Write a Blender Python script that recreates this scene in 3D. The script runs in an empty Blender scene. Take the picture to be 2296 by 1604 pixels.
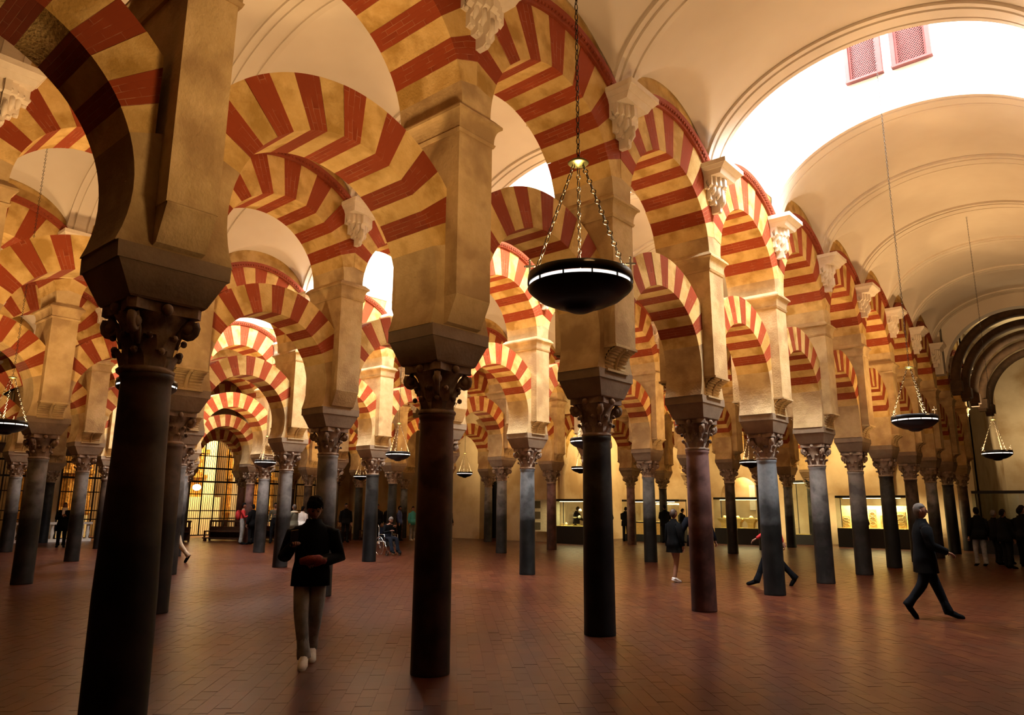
import bpy, math, random
import numpy as np
from mathutils import Vector, Matrix, Euler
C = bpy.context.scene.collection
SC = bpy.context.scene
R = math.radians
PI = math.pi
rng = random.Random(7)

# ------------------------------------------------------------------ camera, world, exposure
F_PX, YAW, PITCH, ROLL, CAM_H = 1618.58, -0.7073, 0.2052, 0.0061, 1.6
ROW_X, ROW_W, Y_0, BAY = 5.5222, 6.1104, 2.2528, 2.9952      # arcade rows run along +Y

cam_data = bpy.data.cameras.new('camera')
cam = bpy.data.objects.new('camera', cam_data)
C.objects.link(cam)
cyw, syw = math.cos(YAW), math.sin(YAW)
fwd = Vector((math.cos(PITCH) * syw, math.cos(PITCH) * cyw, math.sin(PITCH)))
rgt = Vector((cyw, -syw, 0))
upv = rgt.cross(fwd)
cr, sr = math.cos(ROLL), math.sin(ROLL)
r2 = rgt * cr + upv * sr
u2 = upv * cr - rgt * sr
m = Matrix((( r2.x, u2.x, -fwd.x, 0), (r2.y, u2.y, -fwd.y, 0), (r2.z, u2.z, -fwd.z, CAM_H), (0, 0, 0, 1)))
cam.matrix_world = m
cam_data.sensor_fit = 'HORIZONTAL'
cam_data.sensor_width = 36.0
cam_data.lens = F_PX / 2296 * 36.0
cam_data.clip_start = 0.05
cam_data.clip_end = 200
SC.camera = cam

SC.view_settings.view_transform = 'Standard'
SC.view_settings.look = 'None'
SC.view_settings.gamma = 1.0
SC.view_settings.use_curve_mapping = False
SC.view_settings.exposure = 0.0

world = bpy.data.worlds.new('world')
SC.world = world
world.use_nodes = True
world.node_tree.nodes['Background'].inputs[0].default_value = (0.75, 0.86, 1.0, 1)
world.node_tree.nodes['Background'].inputs[1].default_value = 0.02
SC.cycles.max_bounces = 6
SC.cycles.diffuse_bounces = 4
SC.cycles.glossy_bounces = 2
SC.cycles.adaptive_threshold = 0.015
SC.cycles.transmission_bounces = 4
SC.cycles.sample_clamp_indirect = 6.0
SC.cycles.use_denoising = True
SC.cycles.seed = 11

WARM = (1.0, 0.61, 0.26)
SKY_POWER = 2300.0
LAMP_POWER = 232.0
FLOOD_POWER = 30.0

def area(name, loc, direction, sx, sy, power, color, spread=180):
    d = bpy.data.lights.new(name, 'AREA')
    d.shape = 'RECTANGLE'
    d.size, d.size_y = sx, sy
    d.energy = power
    d.color = color
    d.spread = R(spread)
    o = bpy.data.objects.new(name, d)
    C.objects.link(o)
    o.location = loc
    o.rotation_euler = Vector(direction).to_track_quat('-Z', 'Z' if abs(Vector(direction).normalized().z) < .9 else 'Y').to_euler()
    return o

AISLE_X = [-ROW_X + ROW_W / 2 - ROW_W * k for k in range(6)]      # centre line of each aisle
def colY(j): return Y_0 + BAY * j
def rowX(r): return -(ROW_X + r * ROW_W)

# daylight through the skylights of the lanterns, one lantern in each aisle
for k in range(5):
    for s in (-1, 1):
        area('lantern_window_daylight', (AISLE_X[k] + s * 2.46, colY(3.5), 11.0), (-s, 0, -.75), 2.5, 1.5, SKY_POWER, (0.88, 0.94, 1.0))

# ------------------------------------------------------------------ materials
def new_mat(name):
    m = bpy.data.materials.new(name)
    m.use_nodes = True
    nt = m.node_tree
    return m, nt, nt.nodes['Principled BSDF']

def noisy(name, c1, c2, scale=3.0, rough=0.8, bump=0.15, bscale=40.0, spec=0.3, c3=None, s3=0.7, detail=8, bdist=0.01, metal=0.0, rough2=None, rand=0.0):
    m, nt, b = new_mat(name)
    N, L = nt.nodes, nt.links
    tc = N.new('ShaderNodeTexCoord')
    geo = N.new('ShaderNodeNewGeometry')
    oi = N.new('ShaderNodeObjectInfo')
    addv = N.new('ShaderNodeVectorMath'); addv.operation = 'ADD'
    mulr = N.new('ShaderNodeVectorMath'); mulr.operation = 'SCALE'
    comb = N.new('ShaderNodeCombineXYZ')
    L.new(oi.outputs['Random'], comb.inputs[0]); L.new(oi.outputs['Random'], comb.inputs[1])
    L.new(comb.outputs[0], mulr.inputs[0]); mulr.inputs['Scale'].default_value = 37.0
    L.new(tc.outputs['Object'], addv.inputs[0]); L.new(mulr.outputs[0], addv.inputs[1])
    n = N.new('ShaderNodeTexNoise'); n.inputs['Scale'].default_value = scale; n.inputs['Detail'].default_value = detail
    n.inputs['Roughness'].default_value = 0.65
    L.new(addv.outputs[0], n.inputs['Vector'])
    r = N.new('ShaderNodeValToRGB')
    r.color_ramp.elements[0].position = 0.32; r.color_ramp.elements[0].color = (*c1, 1)
    r.color_ramp.elements[1].position = 0.68; r.color_ramp.elements[1].color = (*c2, 1)
    L.new(n.outputs['Fac'], r.inputs[0])
    out = r.outputs[0]
    if c3 is not None:
        n3 = N.new('ShaderNodeTexNoise'); n3.inputs['Scale'].default_value = s3; n3.inputs['Detail'].default_value = 6
        L.new(addv.outputs[0], n3.inputs['Vector'])
        r3 = N.new('ShaderNodeValToRGB')
        r3.color_ramp.elements[0].position = 0.48; r3.color_ramp.elements[0].color = (0, 0, 0, 1)
        r3.color_ramp.elements[1].position = 0.62; r3.color_ramp.elements[1].color = (1, 1, 1, 1)
        L.new(n3.outputs['Fac'], r3.inputs[0])
        mx = N.new('ShaderNodeMixRGB'); mx.inputs[2].default_value = (*c3, 1)
        L.new(r3.outputs[0], mx.inputs[0]); L.new(out, mx.inputs[1])
        out = mx.outputs[0]
    if rand > 0:
        hs = N.new('ShaderNodeHueSaturation')
        mr = N.new('ShaderNodeMapRange'); mr.inputs[3].default_value = 1 - rand; mr.inputs[4].default_value = 1 + rand
        L.new(oi.outputs['Random'], mr.inputs[0]); L.new(mr.outputs[0], hs.inputs['Value']); L.new(out, hs.inputs['Color'])
        out = hs.outputs[0]
    L.new(out, b.inputs['Base Color'])
    b.inputs['Roughness'].default_value = rough
    b.inputs['Specular IOR Level'].default_value = spec
    b.inputs['Metallic'].default_value = metal
    if bump > 0:
        nb = N.new('ShaderNodeTexNoise'); nb.inputs['Scale'].default_value = bscale; nb.inputs['Detail'].default_value = 5
        L.new(addv.outputs[0], nb.inputs['Vector'])
        bp = N.new('ShaderNodeBump'); bp.inputs['Strength'].default_value = bump; bp.inputs['Distance'].default_value = bdist
        L.new(nb.outputs['Fac'], bp.inputs['Height']); L.new(bp.outputs[0], b.inputs['Normal'])
    return m

def plain(name, col, rough=0.6, metal=0.0, spec=0.4):
    return noisy(name, tuple(c * 0.88 for c in col), tuple(min(1, c * 1.1) for c in col), 12, rough, 0.05, 60, spec, metal=metal, detail=3)

def emis(name, col, strength):
    m, nt, b = new_mat(name)
    b.inputs['Base Color'].default_value = (*col, 1)
    b.inputs['Emission Color'].default_value = (*col, 1)
    b.inputs['Emission Strength'].default_value = strength
    return m

def glass(name, tint=(0.9, 0.95, 0.93), alpha=0.12):
    m, nt, b = new_mat(name)
    N, L = nt.nodes, nt.links
    tr = N.new('ShaderNodeBsdfTransparent'); tr.inputs[0].default_value = (*tint, 1)
    gl = N.new('ShaderNodeBsdfGlossy'); gl.inputs['Roughness'].default_value = 0.03
    mx = N.new('ShaderNodeMixShader'); mx.inputs[0].default_value = alpha
    L.new(tr.outputs[0], mx.inputs[1]); L.new(gl.outputs[0], mx.inputs[2])
    L.new(mx.outputs[0], N['Material Output'].inputs[0])
    return m

M = {}
M['cream'] = noisy('cream_stone', (0.56, 0.35, 0.11), (0.74, 0.52, 0.22), 3.5, 0.85, 0.5, 38, 0.2, c3=(0.42, 0.25, 0.065), s3=2.4, bdist=0.02, rand=0.07)
M['pier'] = noisy('worn_plaster_stone', (0.46, 0.32, 0.145), (0.64, 0.47, 0.25), 3.0, 0.85, 0.4, 30, 0.2, c3=(0.38, 0.25, 0.12), s3=1.7, bdist=0.02, rand=0.05)
M['vault'] = noisy('vault_plaster', (0.68, 0.60, 0.51), (0.75, 0.68, 0.59), 0.6, 0.9, 0.03, 20, 0.1, detail=3)
M['bracket'] = noisy('white_plaster', (0.72, 0.62, 0.50), (0.82, 0.73, 0.62), 5, 0.85, 0.15, 40, 0.2)
M['capital'] = noisy('capital_marble', (0.27, 0.185, 0.125), (0.44, 0.33, 0.235), 7, 0.7, 0.5, 25, 0.3, c3=(0.14, 0.09, 0.06), s3=4)
M['impost'] = noisy('impost_stone', (0.22, 0.15, 0.095), (0.34, 0.25, 0.16), 3, 0.75, 0.4, 30, 0.3)
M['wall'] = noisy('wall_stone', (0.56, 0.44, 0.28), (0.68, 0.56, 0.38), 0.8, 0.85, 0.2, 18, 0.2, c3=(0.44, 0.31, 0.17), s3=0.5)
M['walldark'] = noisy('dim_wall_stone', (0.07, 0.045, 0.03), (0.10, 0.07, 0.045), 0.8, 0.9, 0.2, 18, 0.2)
M['iron'] = plain('black_iron', (0.012, 0.010, 0.009), 0.45, 0.6)
M['chainiron'] = plain('chain_iron', (0.06, 0.055, 0.05), 0.25, 0.95)
M['bowl'] = plain('dark_bronze', (0.010, 0.0085, 0.007), 0.4, 0.3)
M['brass'] = plain('old_brass', (0.12, 0.12, 0.05), 0.35, 0.9)
M['glowring'] = emis('lamp_light_ring', (1.0, 0.96, 0.88), 1.5)
M['black'] = plain('black_cloth', (0.003, 0.003, 0.0033), 0.95, 0, 0.1)
M['navy'] = plain('navy_cloth', (0.006, 0.007, 0.011), 0.95, 0, 0.1)
M['jeans'] = noisy('faded_jeans', (0.12, 0.115, 0.11), (0.34, 0.32, 0.29), 5, 0.9, 0.2, 80)
M['trousers'] = plain('dark_trousers', (0.005, 0.005, 0.006), 0.95, 0, 0.1)
M['grey_trousers'] = plain('grey_trousers', (0.16, 0.14, 0.12), 0.9)
M['skin'] = noisy('skin', (0.24, 0.11, 0.065), (0.31, 0.15, 0.09), 8, 0.55, 0.05, 60)
M['hair'] = plain('dark_hair', (0.005, 0.004, 0.0035), 0.9, 0, 0.1)
M['greyhair'] = plain('grey_hair', (0.11, 0.09, 0.075), 0.8, 0, .2)
M['brownhair'] = plain('brown_hair', (0.05, 0.03, 0.02), 0.6)
M['white'] = plain('white_fabric', (0.75, 0.72, 0.66), 0.8)
M['red'] = plain('red_fabric', (0.45, 0.02, 0.02), 0.8)
M['beige'] = plain('beige_fabric', (0.40, 0.28, 0.17), 0.85)
M['teal'] = plain('teal_fabric', (0.05, 0.35, 0.35), 0.8)
M['blue'] = plain('blue_fabric', (0.05, 0.09, 0.30), 0.8)
M['olive'] = plain('olive_fabric', (0.07, 0.06, 0.035), 0.85)
M['fur'] = noisy('fur_trim', (0.45, 0.33, 0.2), (0.6, 0.48, 0.33), 40, 0.95, 0.5, 90)
M['eye'] = plain('eye', (0.02, 0.015, 0.012), 0.2)
M['glove'] = noisy('red_knit', (0.13, 0.02, 0.02), (0.25, 0.05, 0.04), 30, 0.9, 0.5, 120)
M['shoe_sole'] = plain('rubber_sole', (0.55, 0.5, 0.44), 0.7)
M['wood'] = noisy('dark_bench_wood', (0.035, 0.015, 0.008), (0.08, 0.035, 0.018), 9, 0.35, 0.1, 30)
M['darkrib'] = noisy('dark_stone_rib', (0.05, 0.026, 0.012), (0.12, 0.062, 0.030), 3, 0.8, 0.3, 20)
M['lattice'] = noisy('red_painted_wood', (0.07, 0.013, 0.011), (0.088, 0.018, 0.0155), 4, 0.7, 0.05, 30)
M['latticedark'] = plain('lattice_void', (0.012, 0.008, 0.008), 0.9)
M['gold'] = noisy('gilded_carving', (0.35, 0.14, 0.02), (0.80, 0.45, 0.10), 5, 0.35, 0.9, 9, 0.5, metal=0.5, bdist=0.06)
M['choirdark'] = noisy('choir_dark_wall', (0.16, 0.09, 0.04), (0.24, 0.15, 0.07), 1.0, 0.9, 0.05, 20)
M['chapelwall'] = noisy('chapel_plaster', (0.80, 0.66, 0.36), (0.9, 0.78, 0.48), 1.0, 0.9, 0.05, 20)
M['caseblack'] = plain('case_plinth_black', (0.008, 0.008, 0.009), 0.5)
M['ceramic'] = noisy('pale_ceramic', (0.75, 0.66, 0.45), (0.85, 0.78, 0.6), 14, 0.4, 0.1, 50)
M['artefact'] = noisy('sandstone_artefact', (0.55, 0.38, 0.14), (0.72, 0.54, 0.25), 9, 0.8, 0.4, 30)
M['caseback'] = plain('case_lining', (0.85, 0.60, 0.20), 0.8)
M['glass'] = glass('case_glass')
M['caselamp'] = emis('case_lamp', (1.0, 0.80, 0.42), 9.0)
M['redlight'] = emis('red_light', (1.0, 0.06, 0.03), 2.5)
M['phone'] = plain('phone_shell', (0.02, 0.02, 0.022), 0.25)
M['screen'] = emis('phone_screen', (0.9, 0.9, 1.0), 0.35)
M['chrome'] = plain('chrome', (0.6, 0.6, 0.6), 0.2, 1.0)
M['lampglow'] = emis('sanctuary_lamp_glow', (1.0, 0.88, 0.6), 14.0)
M['panelwhite'] = plain('pale_panel', (0.45, 0.42, 0.30), 0.4)

def brick_mat():
    m, nt, b = new_mat('red_brick_voussoir')
    N, L = nt.nodes, nt.links
    uv = N.new('ShaderNodeUVMap')
    br = N.new('ShaderNodeTexBrick')
    br.inputs['Color1'].default_value = (0.24, 0.042, 0.014, 1)
    br.inputs['Color2'].default_value = (0.32, 0.062, 0.020, 1)
    br.inputs['Mortar'].default_value = (0.42, 0.20, 0.11, 1)
    br.inputs['Scale'].default_value = 1.0
    br.inputs['Mortar Size'].default_value = 0.0022
    br.inputs['Mortar Smooth'].default_value = 0.3
    br.inputs['Bias'].default_value = 0.0
    br.inputs['Brick Width'].default_value = 0.27
    br.inputs['Row Height'].default_value = 0.05
    L.new(uv.outputs[0], br.inputs['Vector'])
    tc = N.new('ShaderNodeTexCoord')
    n = N.new('ShaderNodeTexNoise'); n.inputs['Scale'].default_value = 5; n.inputs['Detail'].default_value = 6
    L.new(tc.outputs['Object'], n.inputs['Vector'])
    mort = N.new('ShaderNodeMixRGB'); mort.inputs[2].default_value = (0.28, 0.052, 0.017, 1)
    rr = N.new('ShaderNodeValToRGB'); rr.color_ramp.elements[0].position = 0.42; rr.color_ramp.elements[1].position = 0.56
    L.new(n.outputs['Fac'], rr.inputs[0]); L.new(rr.outputs[0], mort.inputs[0]); L.new(br.outputs['Color'], mort.inputs[1])
    oi = N.new('ShaderNodeObjectInfo')
    hs = N.new('ShaderNodeHueSaturation')
    mr = N.new('ShaderNodeMapRange'); mr.inputs[3].default_value = 0.86; mr.inputs[4].default_value = 1.12
    L.new(oi.outputs['Random'], mr.inputs[0]); L.new(mr.outputs[0], hs.inputs['Value']); L.new(mort.outputs[0], hs.inputs['Color'])
    L.new(hs.outputs[0], b.inputs['Base Color'])
    b.inputs['Roughness'].default_value = 0.85
    b.inputs['Specular IOR Level'].default_value = 0.15
    bp = N.new('ShaderNodeBump'); bp.inputs['Strength'].default_value = 0.4; bp.inputs['Distance'].default_value = 0.006
    L.new(br.outputs['Fac'], bp.inputs['Height']); bp.invert = True
    L.new(bp.outputs[0], b.inputs['Normal'])
    return m
M['brick'] = brick_mat()
M['redpaint'] = noisy('red_painted_moulding', (0.22, 0.040, 0.015), (0.29, 0.058, 0.02), 6, 0.8, 0.2, 40)

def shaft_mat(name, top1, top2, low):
    """polished marble; the lowest two metres are darkened by touch wear and by shade painted into the colour (uneven edge)"""
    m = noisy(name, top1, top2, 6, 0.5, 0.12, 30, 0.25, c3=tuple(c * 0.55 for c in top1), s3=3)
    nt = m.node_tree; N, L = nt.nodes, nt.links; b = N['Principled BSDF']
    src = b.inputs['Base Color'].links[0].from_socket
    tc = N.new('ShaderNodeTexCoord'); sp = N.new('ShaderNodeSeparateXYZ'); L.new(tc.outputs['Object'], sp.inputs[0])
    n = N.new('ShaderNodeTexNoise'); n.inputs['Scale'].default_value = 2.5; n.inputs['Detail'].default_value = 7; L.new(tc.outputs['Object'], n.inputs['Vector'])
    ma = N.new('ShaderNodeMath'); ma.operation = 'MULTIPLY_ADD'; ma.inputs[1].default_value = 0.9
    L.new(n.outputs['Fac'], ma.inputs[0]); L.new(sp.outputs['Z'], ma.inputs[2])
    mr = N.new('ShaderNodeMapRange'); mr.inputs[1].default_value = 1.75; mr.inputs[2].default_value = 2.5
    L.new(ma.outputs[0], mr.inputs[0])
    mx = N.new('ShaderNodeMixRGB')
    lo = N.new('ShaderNodeMixRGB'); lo.inputs[1].default_value = (*low, 1); lo.inputs[2].default_value = (*[c * 3.4 for c in low], 1)  # low zone: touch stain, with shade painted into the same dark tone
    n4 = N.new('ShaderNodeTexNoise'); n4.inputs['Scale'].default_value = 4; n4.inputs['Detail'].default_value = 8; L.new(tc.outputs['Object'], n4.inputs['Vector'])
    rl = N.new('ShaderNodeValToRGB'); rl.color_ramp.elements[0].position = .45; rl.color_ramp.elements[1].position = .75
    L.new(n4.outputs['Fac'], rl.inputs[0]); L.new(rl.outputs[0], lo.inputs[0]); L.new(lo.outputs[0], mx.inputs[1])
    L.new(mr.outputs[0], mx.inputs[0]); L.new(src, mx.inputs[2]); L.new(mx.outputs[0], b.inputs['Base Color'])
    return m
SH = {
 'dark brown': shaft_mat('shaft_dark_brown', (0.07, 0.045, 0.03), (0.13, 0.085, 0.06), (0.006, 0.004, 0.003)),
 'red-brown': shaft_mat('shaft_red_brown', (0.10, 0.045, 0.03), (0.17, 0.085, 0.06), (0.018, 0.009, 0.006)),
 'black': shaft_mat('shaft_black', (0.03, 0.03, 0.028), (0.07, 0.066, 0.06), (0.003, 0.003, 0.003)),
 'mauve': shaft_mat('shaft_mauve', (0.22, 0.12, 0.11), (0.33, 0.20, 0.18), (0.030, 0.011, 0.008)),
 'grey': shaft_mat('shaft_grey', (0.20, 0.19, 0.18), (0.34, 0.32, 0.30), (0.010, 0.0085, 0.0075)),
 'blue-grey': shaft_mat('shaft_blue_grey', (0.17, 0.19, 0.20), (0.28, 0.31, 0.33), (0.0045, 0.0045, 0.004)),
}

def floor_mat():
    m, nt, b = new_mat('terracotta_tiles')
    N, L = nt.nodes, nt.links
    geo = N.new('ShaderNodeNewGeometry')
    r = N.new('ShaderNodeValToRGB')
    e = r.color_ramp.elements
    e[0].position = 0.0; e[0].color = (0.064, 0.014, 0.006, 1)
    e[1].position = 1.0; e[1].color = (0.105, 0.029, 0.010, 1)
    for p, c in ((0.25, (0.076, 0.017, 0.007, 1)), (0.5, (0.088, 0.022, 0.009, 1)), (0.8, (0.062, 0.019, 0.010, 1)), (0.9, (0.115, 0.034, 0.011, 1))):
        q = e.new(p); q.color = c
    L.new(geo.outputs['Random Per Island'], r.inputs[0])
    tc = N.new('ShaderNodeTexCoord')
    n = N.new('ShaderNodeTexNoise'); n.inputs['Scale'].default_value = 0.5; n.inputs['Detail'].default_value = 8
    L.new(tc.outputs['Object'], n.inputs['Vector'])
    hs = N.new('ShaderNodeHueSaturation')
    mr = N.new('ShaderNodeMapRange'); mr.inputs[3].default_value = 0.5; mr.inputs[4].default_value = 1.0
    L.new(n.outputs['Fac'], mr.inputs[0]); L.new(mr.outputs[0], hs.inputs['Value']); L.new(r.outputs[0], hs.inputs['Color'])
    L.new(hs.outputs[0], b.inputs['Base Color'])
    n2 = N.new('ShaderNodeTexNoise'); n2.inputs['Scale'].default_value = 3.0; n2.inputs['Detail'].default_value = 4
    L.new(tc.outputs['Object'], n2.inputs['Vector'])
    m2 = N.new('ShaderNodeMapRange'); m2.inputs[3].default_value = 0.279; m2.inputs[4].default_value = 0.305
    L.new(n2.outputs['Fac'], m2.inputs[0]); L.new(m2.outputs[0], b.inputs['Roughness'])
    b.inputs['Specular IOR Level'].default_value = 0.36
    n3 = N.new('ShaderNodeTexNoise'); n3.inputs['Scale'].default_value = 7.0; n3.inputs['Detail'].default_value = 3
    L.new(tc.outputs['Object'], n3.inputs['Vector'])
    bp = N.new('ShaderNodeBump'); bp.inputs['Strength'].default_value = 0.12; bp.inputs['Distance'].default_value = 0.006
    return m
M['floor'] = floor_mat()
M['grout'] = noisy('floor_grout', (0.09, 0.024, 0.011), (0.12, 0.034, 0.015), 3, 0.4, 0.1, 30)

# ------------------------------------------------------------------ mesh helpers
class MB:
    def __init__(s): s.v = []; s.f = []; s.uv = None; s.mi = []; s.sm = []
    def add(s, v, f, mi=0, smooth=False):
        o = len(s.v); s.v += [tuple(p) for p in v]
        for q in f: s.f.append(tuple(i + o for i in q)); s.mi.append(mi); s.sm.append(smooth)
        return s
    def box(s, c, d, mi=0, rz=0.0):
        x, y, z = d[0] / 2, d[1] / 2, d[2] / 2
        ca, sa = math.cos(rz), math.sin(rz)
        v = []
        for k in (-z, z):
            for (a, b) in ((-x, -y), (x, -y), (x, y), (-x, y)):
                v.append((c[0] + a * ca - b * sa, c[1] + a * sa + b * ca, c[2] + k))
        return s.add(v, [(3, 2, 1, 0), (4, 5, 6, 7), (0, 1, 5, 4), (1, 2, 6, 5), (2, 3, 7, 6), (3, 0, 4, 7)], mi)
    def frustum(s, z0, h0, z1, h1, mi=0, c=(0, 0)):
        v = [(c[0] + a * h0[0], c[1] + b * h0[1], z0) for a, b in ((-1, -1), (1, -1), (1, 1), (-1, 1))]
        v += [(c[0] + a * h1[0], c[1] + b * h1[1], z1) for a, b in ((-1, -1), (1, -1), (1, 1), (-1, 1))]
        return s.add(v, [(3, 2, 1, 0), (4, 5, 6, 7), (0, 1, 5, 4), (1, 2, 6, 5), (2, 3, 7, 6), (3, 0, 4, 7)], mi)
    def lathe(s, prof, n=24, c=(0, 0, 0), mi=0, smooth=True, sx=1, sy=1, cap=True):
        v = []; f = []
        for (r, z) in prof:
            for i in range(n):
                a = 2 * PI * i / n
                v.append((c[0] + r * math.cos(a) * sx, c[1] + r * math.sin(a) * sy, c[2] + z))
        for k in range(len(prof) - 1):
            for i in range(n):
                j = (i + 1) % n
                f.append((k * n + i, k * n + j, (k + 1) * n + j, (k + 1) * n + i))
        if cap:
            f.append(tuple(range(n - 1, -1, -1))); f.append(tuple((len(prof) - 1) * n + i for i in range(n)))
        return s.add(v, f, mi, smooth)
    def tube(s, pts, r, n=8, mi=0, smooth=True, closed=False, flat=1.0):
        pts = [Vector(p) for p in pts]
        rs = r if isinstance(r, (list, tuple)) else [r] * len(pts)
        v = []; f = []; m_ = len(pts); ref = None
        for i, p in enumerate(pts):
            if closed: t = (pts[(i + 1) % m_] - pts[i - 1]).normalized()
            else: t = (pts[min(i + 1, m_ - 1)] - pts[max(i - 1, 0)]).normalized()
            if ref is None:
                ref = Vector((0, 0, 1)) if abs(t.z) < 0.9 else Vector((1, 0, 0))
            a = t.cross(ref).normalized(); b_ = a.cross(t).normalized(); ref = b_
            for k in range(n):
                an = 2 * PI * k / n
                v.append(p + a * (rs[i] * math.cos(an)) + b_ * (rs[i] * math.sin(an) * flat))
        seg = m_ if closed else m_ - 1
        for i in range(seg):
            i2 = (i + 1) % m_
            for k in range(n):
                k2 = (k + 1) % n
                f.append((i * n + k, i * n + k2, i2 * n + k2, i2 * n + k))
        if not closed:
            f.append(tuple(range(n - 1, -1, -1))); f.append(tuple((m_ - 1) * n + k for k in range(n)))
        return s.add(v, f, mi, smooth)
    def ball(s, c, r, n=12, k=8, mi=0, sq=(1, 1, 1)):
        v = []; f = []
        for i in range(1, k):
            t = PI * i / k
            for j in range(n):
                a = 2 * PI * j / n
                v.append((c[0] + r * math.sin(t) * math.cos(a) * sq[0], c[1] + r * math.sin(t) * math.sin(a) * sq[1], c[2] + r * math.cos(t) * sq[2]))
        v.append((c[0], c[1], c[2] + r * sq[2])); v.append((c[0], c[1], c[2] - r * sq[2]))
        T, B = len(v) - 2, len(v) - 1
        for i in range(k - 2):
            for j in range(n):
                j2 = (j + 1) % n
                f.append((i * n + j, (i + 1) * n + j, (i + 1) * n + j2, i * n + j2))
        for j in range(n):
            j2 = (j + 1) % n
            f.append((T, j, j2)); f.append((B, (k - 2) * n + j2, (k - 2) * n + j))
        return s.add(v, f, mi, True)
    def prism(s, poly, a0, a1, axis='x', mi=0, smooth=False):
        """poly = list of (u, v); axis x -> (a, u, v); axis y -> (u, a, v); axis z -> (u, v, a)"""
        def P(a, u, v): return (a, u, v) if axis == 'x' else ((u, a, v) if axis == 'y' else (u, v, a))
        n = len(poly)
        v = [P(a0, *p) for p in poly] + [P(a1, *p) for p in poly]
        f = [tuple(range(n - 1, -1, -1)), tuple(range(n, 2 * n))]
        if axis == 'y': f = [tuple(range(n)), tuple(range(2 * n - 1, n - 1, -1))]
        for i in range(n):
            j = (i + 1) % n
            q = (i, j, n + j, n + i)
            f.append(q if axis != 'y' else q[::-1])
        return s.add(v, f, mi, smooth)
    def mesh(s, name, mats):
        me = bpy.data.meshes.new(name)
        me.from_pydata(s.v, [], s.f)
        for m_ in (mats if isinstance(mats, (list, tuple)) else [mats]): me.materials.append(m_)
        if s.mi: me.polygons.foreach_set('material_index', s.mi)
        if s.sm: me.polygons.foreach_set('use_smooth', s.sm)
        me.update()
        return me

def obj(name, me, parent=None, loc=None, rot=None):
    o = bpy.data.objects.new(name, me)
    C.objects.link(o)
    if parent is not None: o.parent = parent
    if loc is not None: o.location = loc
    if rot is not None: o.rotation_euler = rot
    return o

def tag(o, label=None, cat=None, group=None, kind=None):
    if label: o['label'] = label
    if cat: o['category'] = cat
    if group: o['group'] = group
    if kind: o['kind'] = kind
    return o

def thing(name, label, cat, loc=(0, 0, 0), rz=0.0, group=None, kind='thing'):
    o = obj(name, None, None, loc, (0, 0, rz))
    o.empty_display_size = 0.2
    return tag(o, label, cat, group, kind)

def struct(name, me, parent=None, loc=None):
    o = obj(name, me, parent, loc)
    if parent is None: o['kind'] = 'structure'
    return o

ORD = ['first', 'second', 'third', 'fourth', 'fifth', 'sixth', 'seventh', 'eighth', 'ninth', 'tenth', 'eleventh', 'twelfth', 'thirteenth']
ROWN = ['nearest arcade', 'second arcade back', 'third arcade back', 'fourth arcade back', 'fifth arcade back', 'choir-side arcade']
FIRST = [0, 1, 1, 2, 2, 3]           # first column of each arcade that the picture shows
JR = [(-1, 11), (0, 11), (0, 11), (1, 8), (1, 8), (2, 8)]

# ------------------------------------------------------------------ masonry meshes (shared)
HB = BAY / 2
LZ, LRI, LRO = 3.84, 1.14, 1.65          # lower arch: centre height, inner and outer radius
UZ, URI, URO = 5.88, 1.27, 2.0           # upper arch
LT, UT = 0.325, 0.50                     # half thickness
NV, STEP, LSTEP = 15, R(10.4), R(9.3)

def vous(idx, zc, ri, ro, ht, clip=0.001, STEP=STEP):
    a0 = (idx - 7.5) * STEP + 0.0006; a1 = (idx - 6.5) * STEP - 0.0006
    inner = []; outer = []
    for k in range(5):
        a = a0 + (a1 - a0) * k / 4
        lim = (HB - clip) / abs(math.sin(a)) if abs(math.sin(a)) > 1e-4 else 99
        inner.append((ri, a)); outer.append((min(ro, lim), a))
    ring = inner + outer[::-1]
    poly = [(r * math.sin(a), zc + r * math.cos(a)) for r, a in ring]
    b = MB(); b.prism(poly, -ht, ht)
    me = b.mesh('voussoir', M['brick'] if idx % 2 else M['cream'])
    # orient outward & uv
    uvl = me.uv_layers.new(name='UVMap')
    am = (a0 + a1) / 2
    for p in me.polygons:
        for li in p.loop_indices:
            co = me.vertices[me.loops[li].vertex_index].co
            r_ = math.hypot(co.y, co.z - zc); a_ = math.atan2(co.y, co.z - zc)
            t_ = (a_ - a0) / (a1 - a0)
            if abs(p.normal.x) > 0.5: uvl.data[li].uv = (r_ + idx * 0.137, t_ * 0.2 - 0.0)
            else: uvl.data[li].uv = (co.x + 3.1 + idx * 0.21, t_ * 0.2 - 0.0)
    return me
LV = [vous(i, LZ, LRI, LRO, LT, 0.252, LSTEP) for i in range(NV)]
UV_ = [vous(i, UZ, URI, URO, UT) for i in range(NV)]

def springer(zc, ri, ro, zb, ht, name, STEP=STEP):
    """solid stone over a column between the lowest voussoirs of the two arches"""
    a_e = 7.5 * STEP
    def side(sgn):
        pts = []
        r_out = min(ro, HB / math.sin(a_e))
        zlow = zc + ri * math.cos(a_e)
        amax = math.acos(max(-1, min(1, (zb - zc) / ri)))
        pts.append((HB - r_out * math.sin(a_e), zc + r_out * math.cos(a_e)))
        for k in range(9):
            a = a_e + (amax - a_e) * k / 8
            pts.append((HB - ri * math.sin(a), zc + ri * math.cos(a)))
        return [(sgn * y, z) for y, z in pts]
    Rr = side(1); Ll = side(-1)
    poly = Rr + Ll[::-1]
    poly = [p for i, p in enumerate(poly) if i == 0 or (abs(p[0] - poly[i - 1][0]) + abs(p[1] - poly[i - 1][1])) > 1e-5]
    b = MB(); b.prism(poly, -ht, ht)
    return b.mesh(name, M['pier'])
ME_LSP = springer(LZ, LRI, LRO, 3.42, LT, 'springer', LSTEP)
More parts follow.
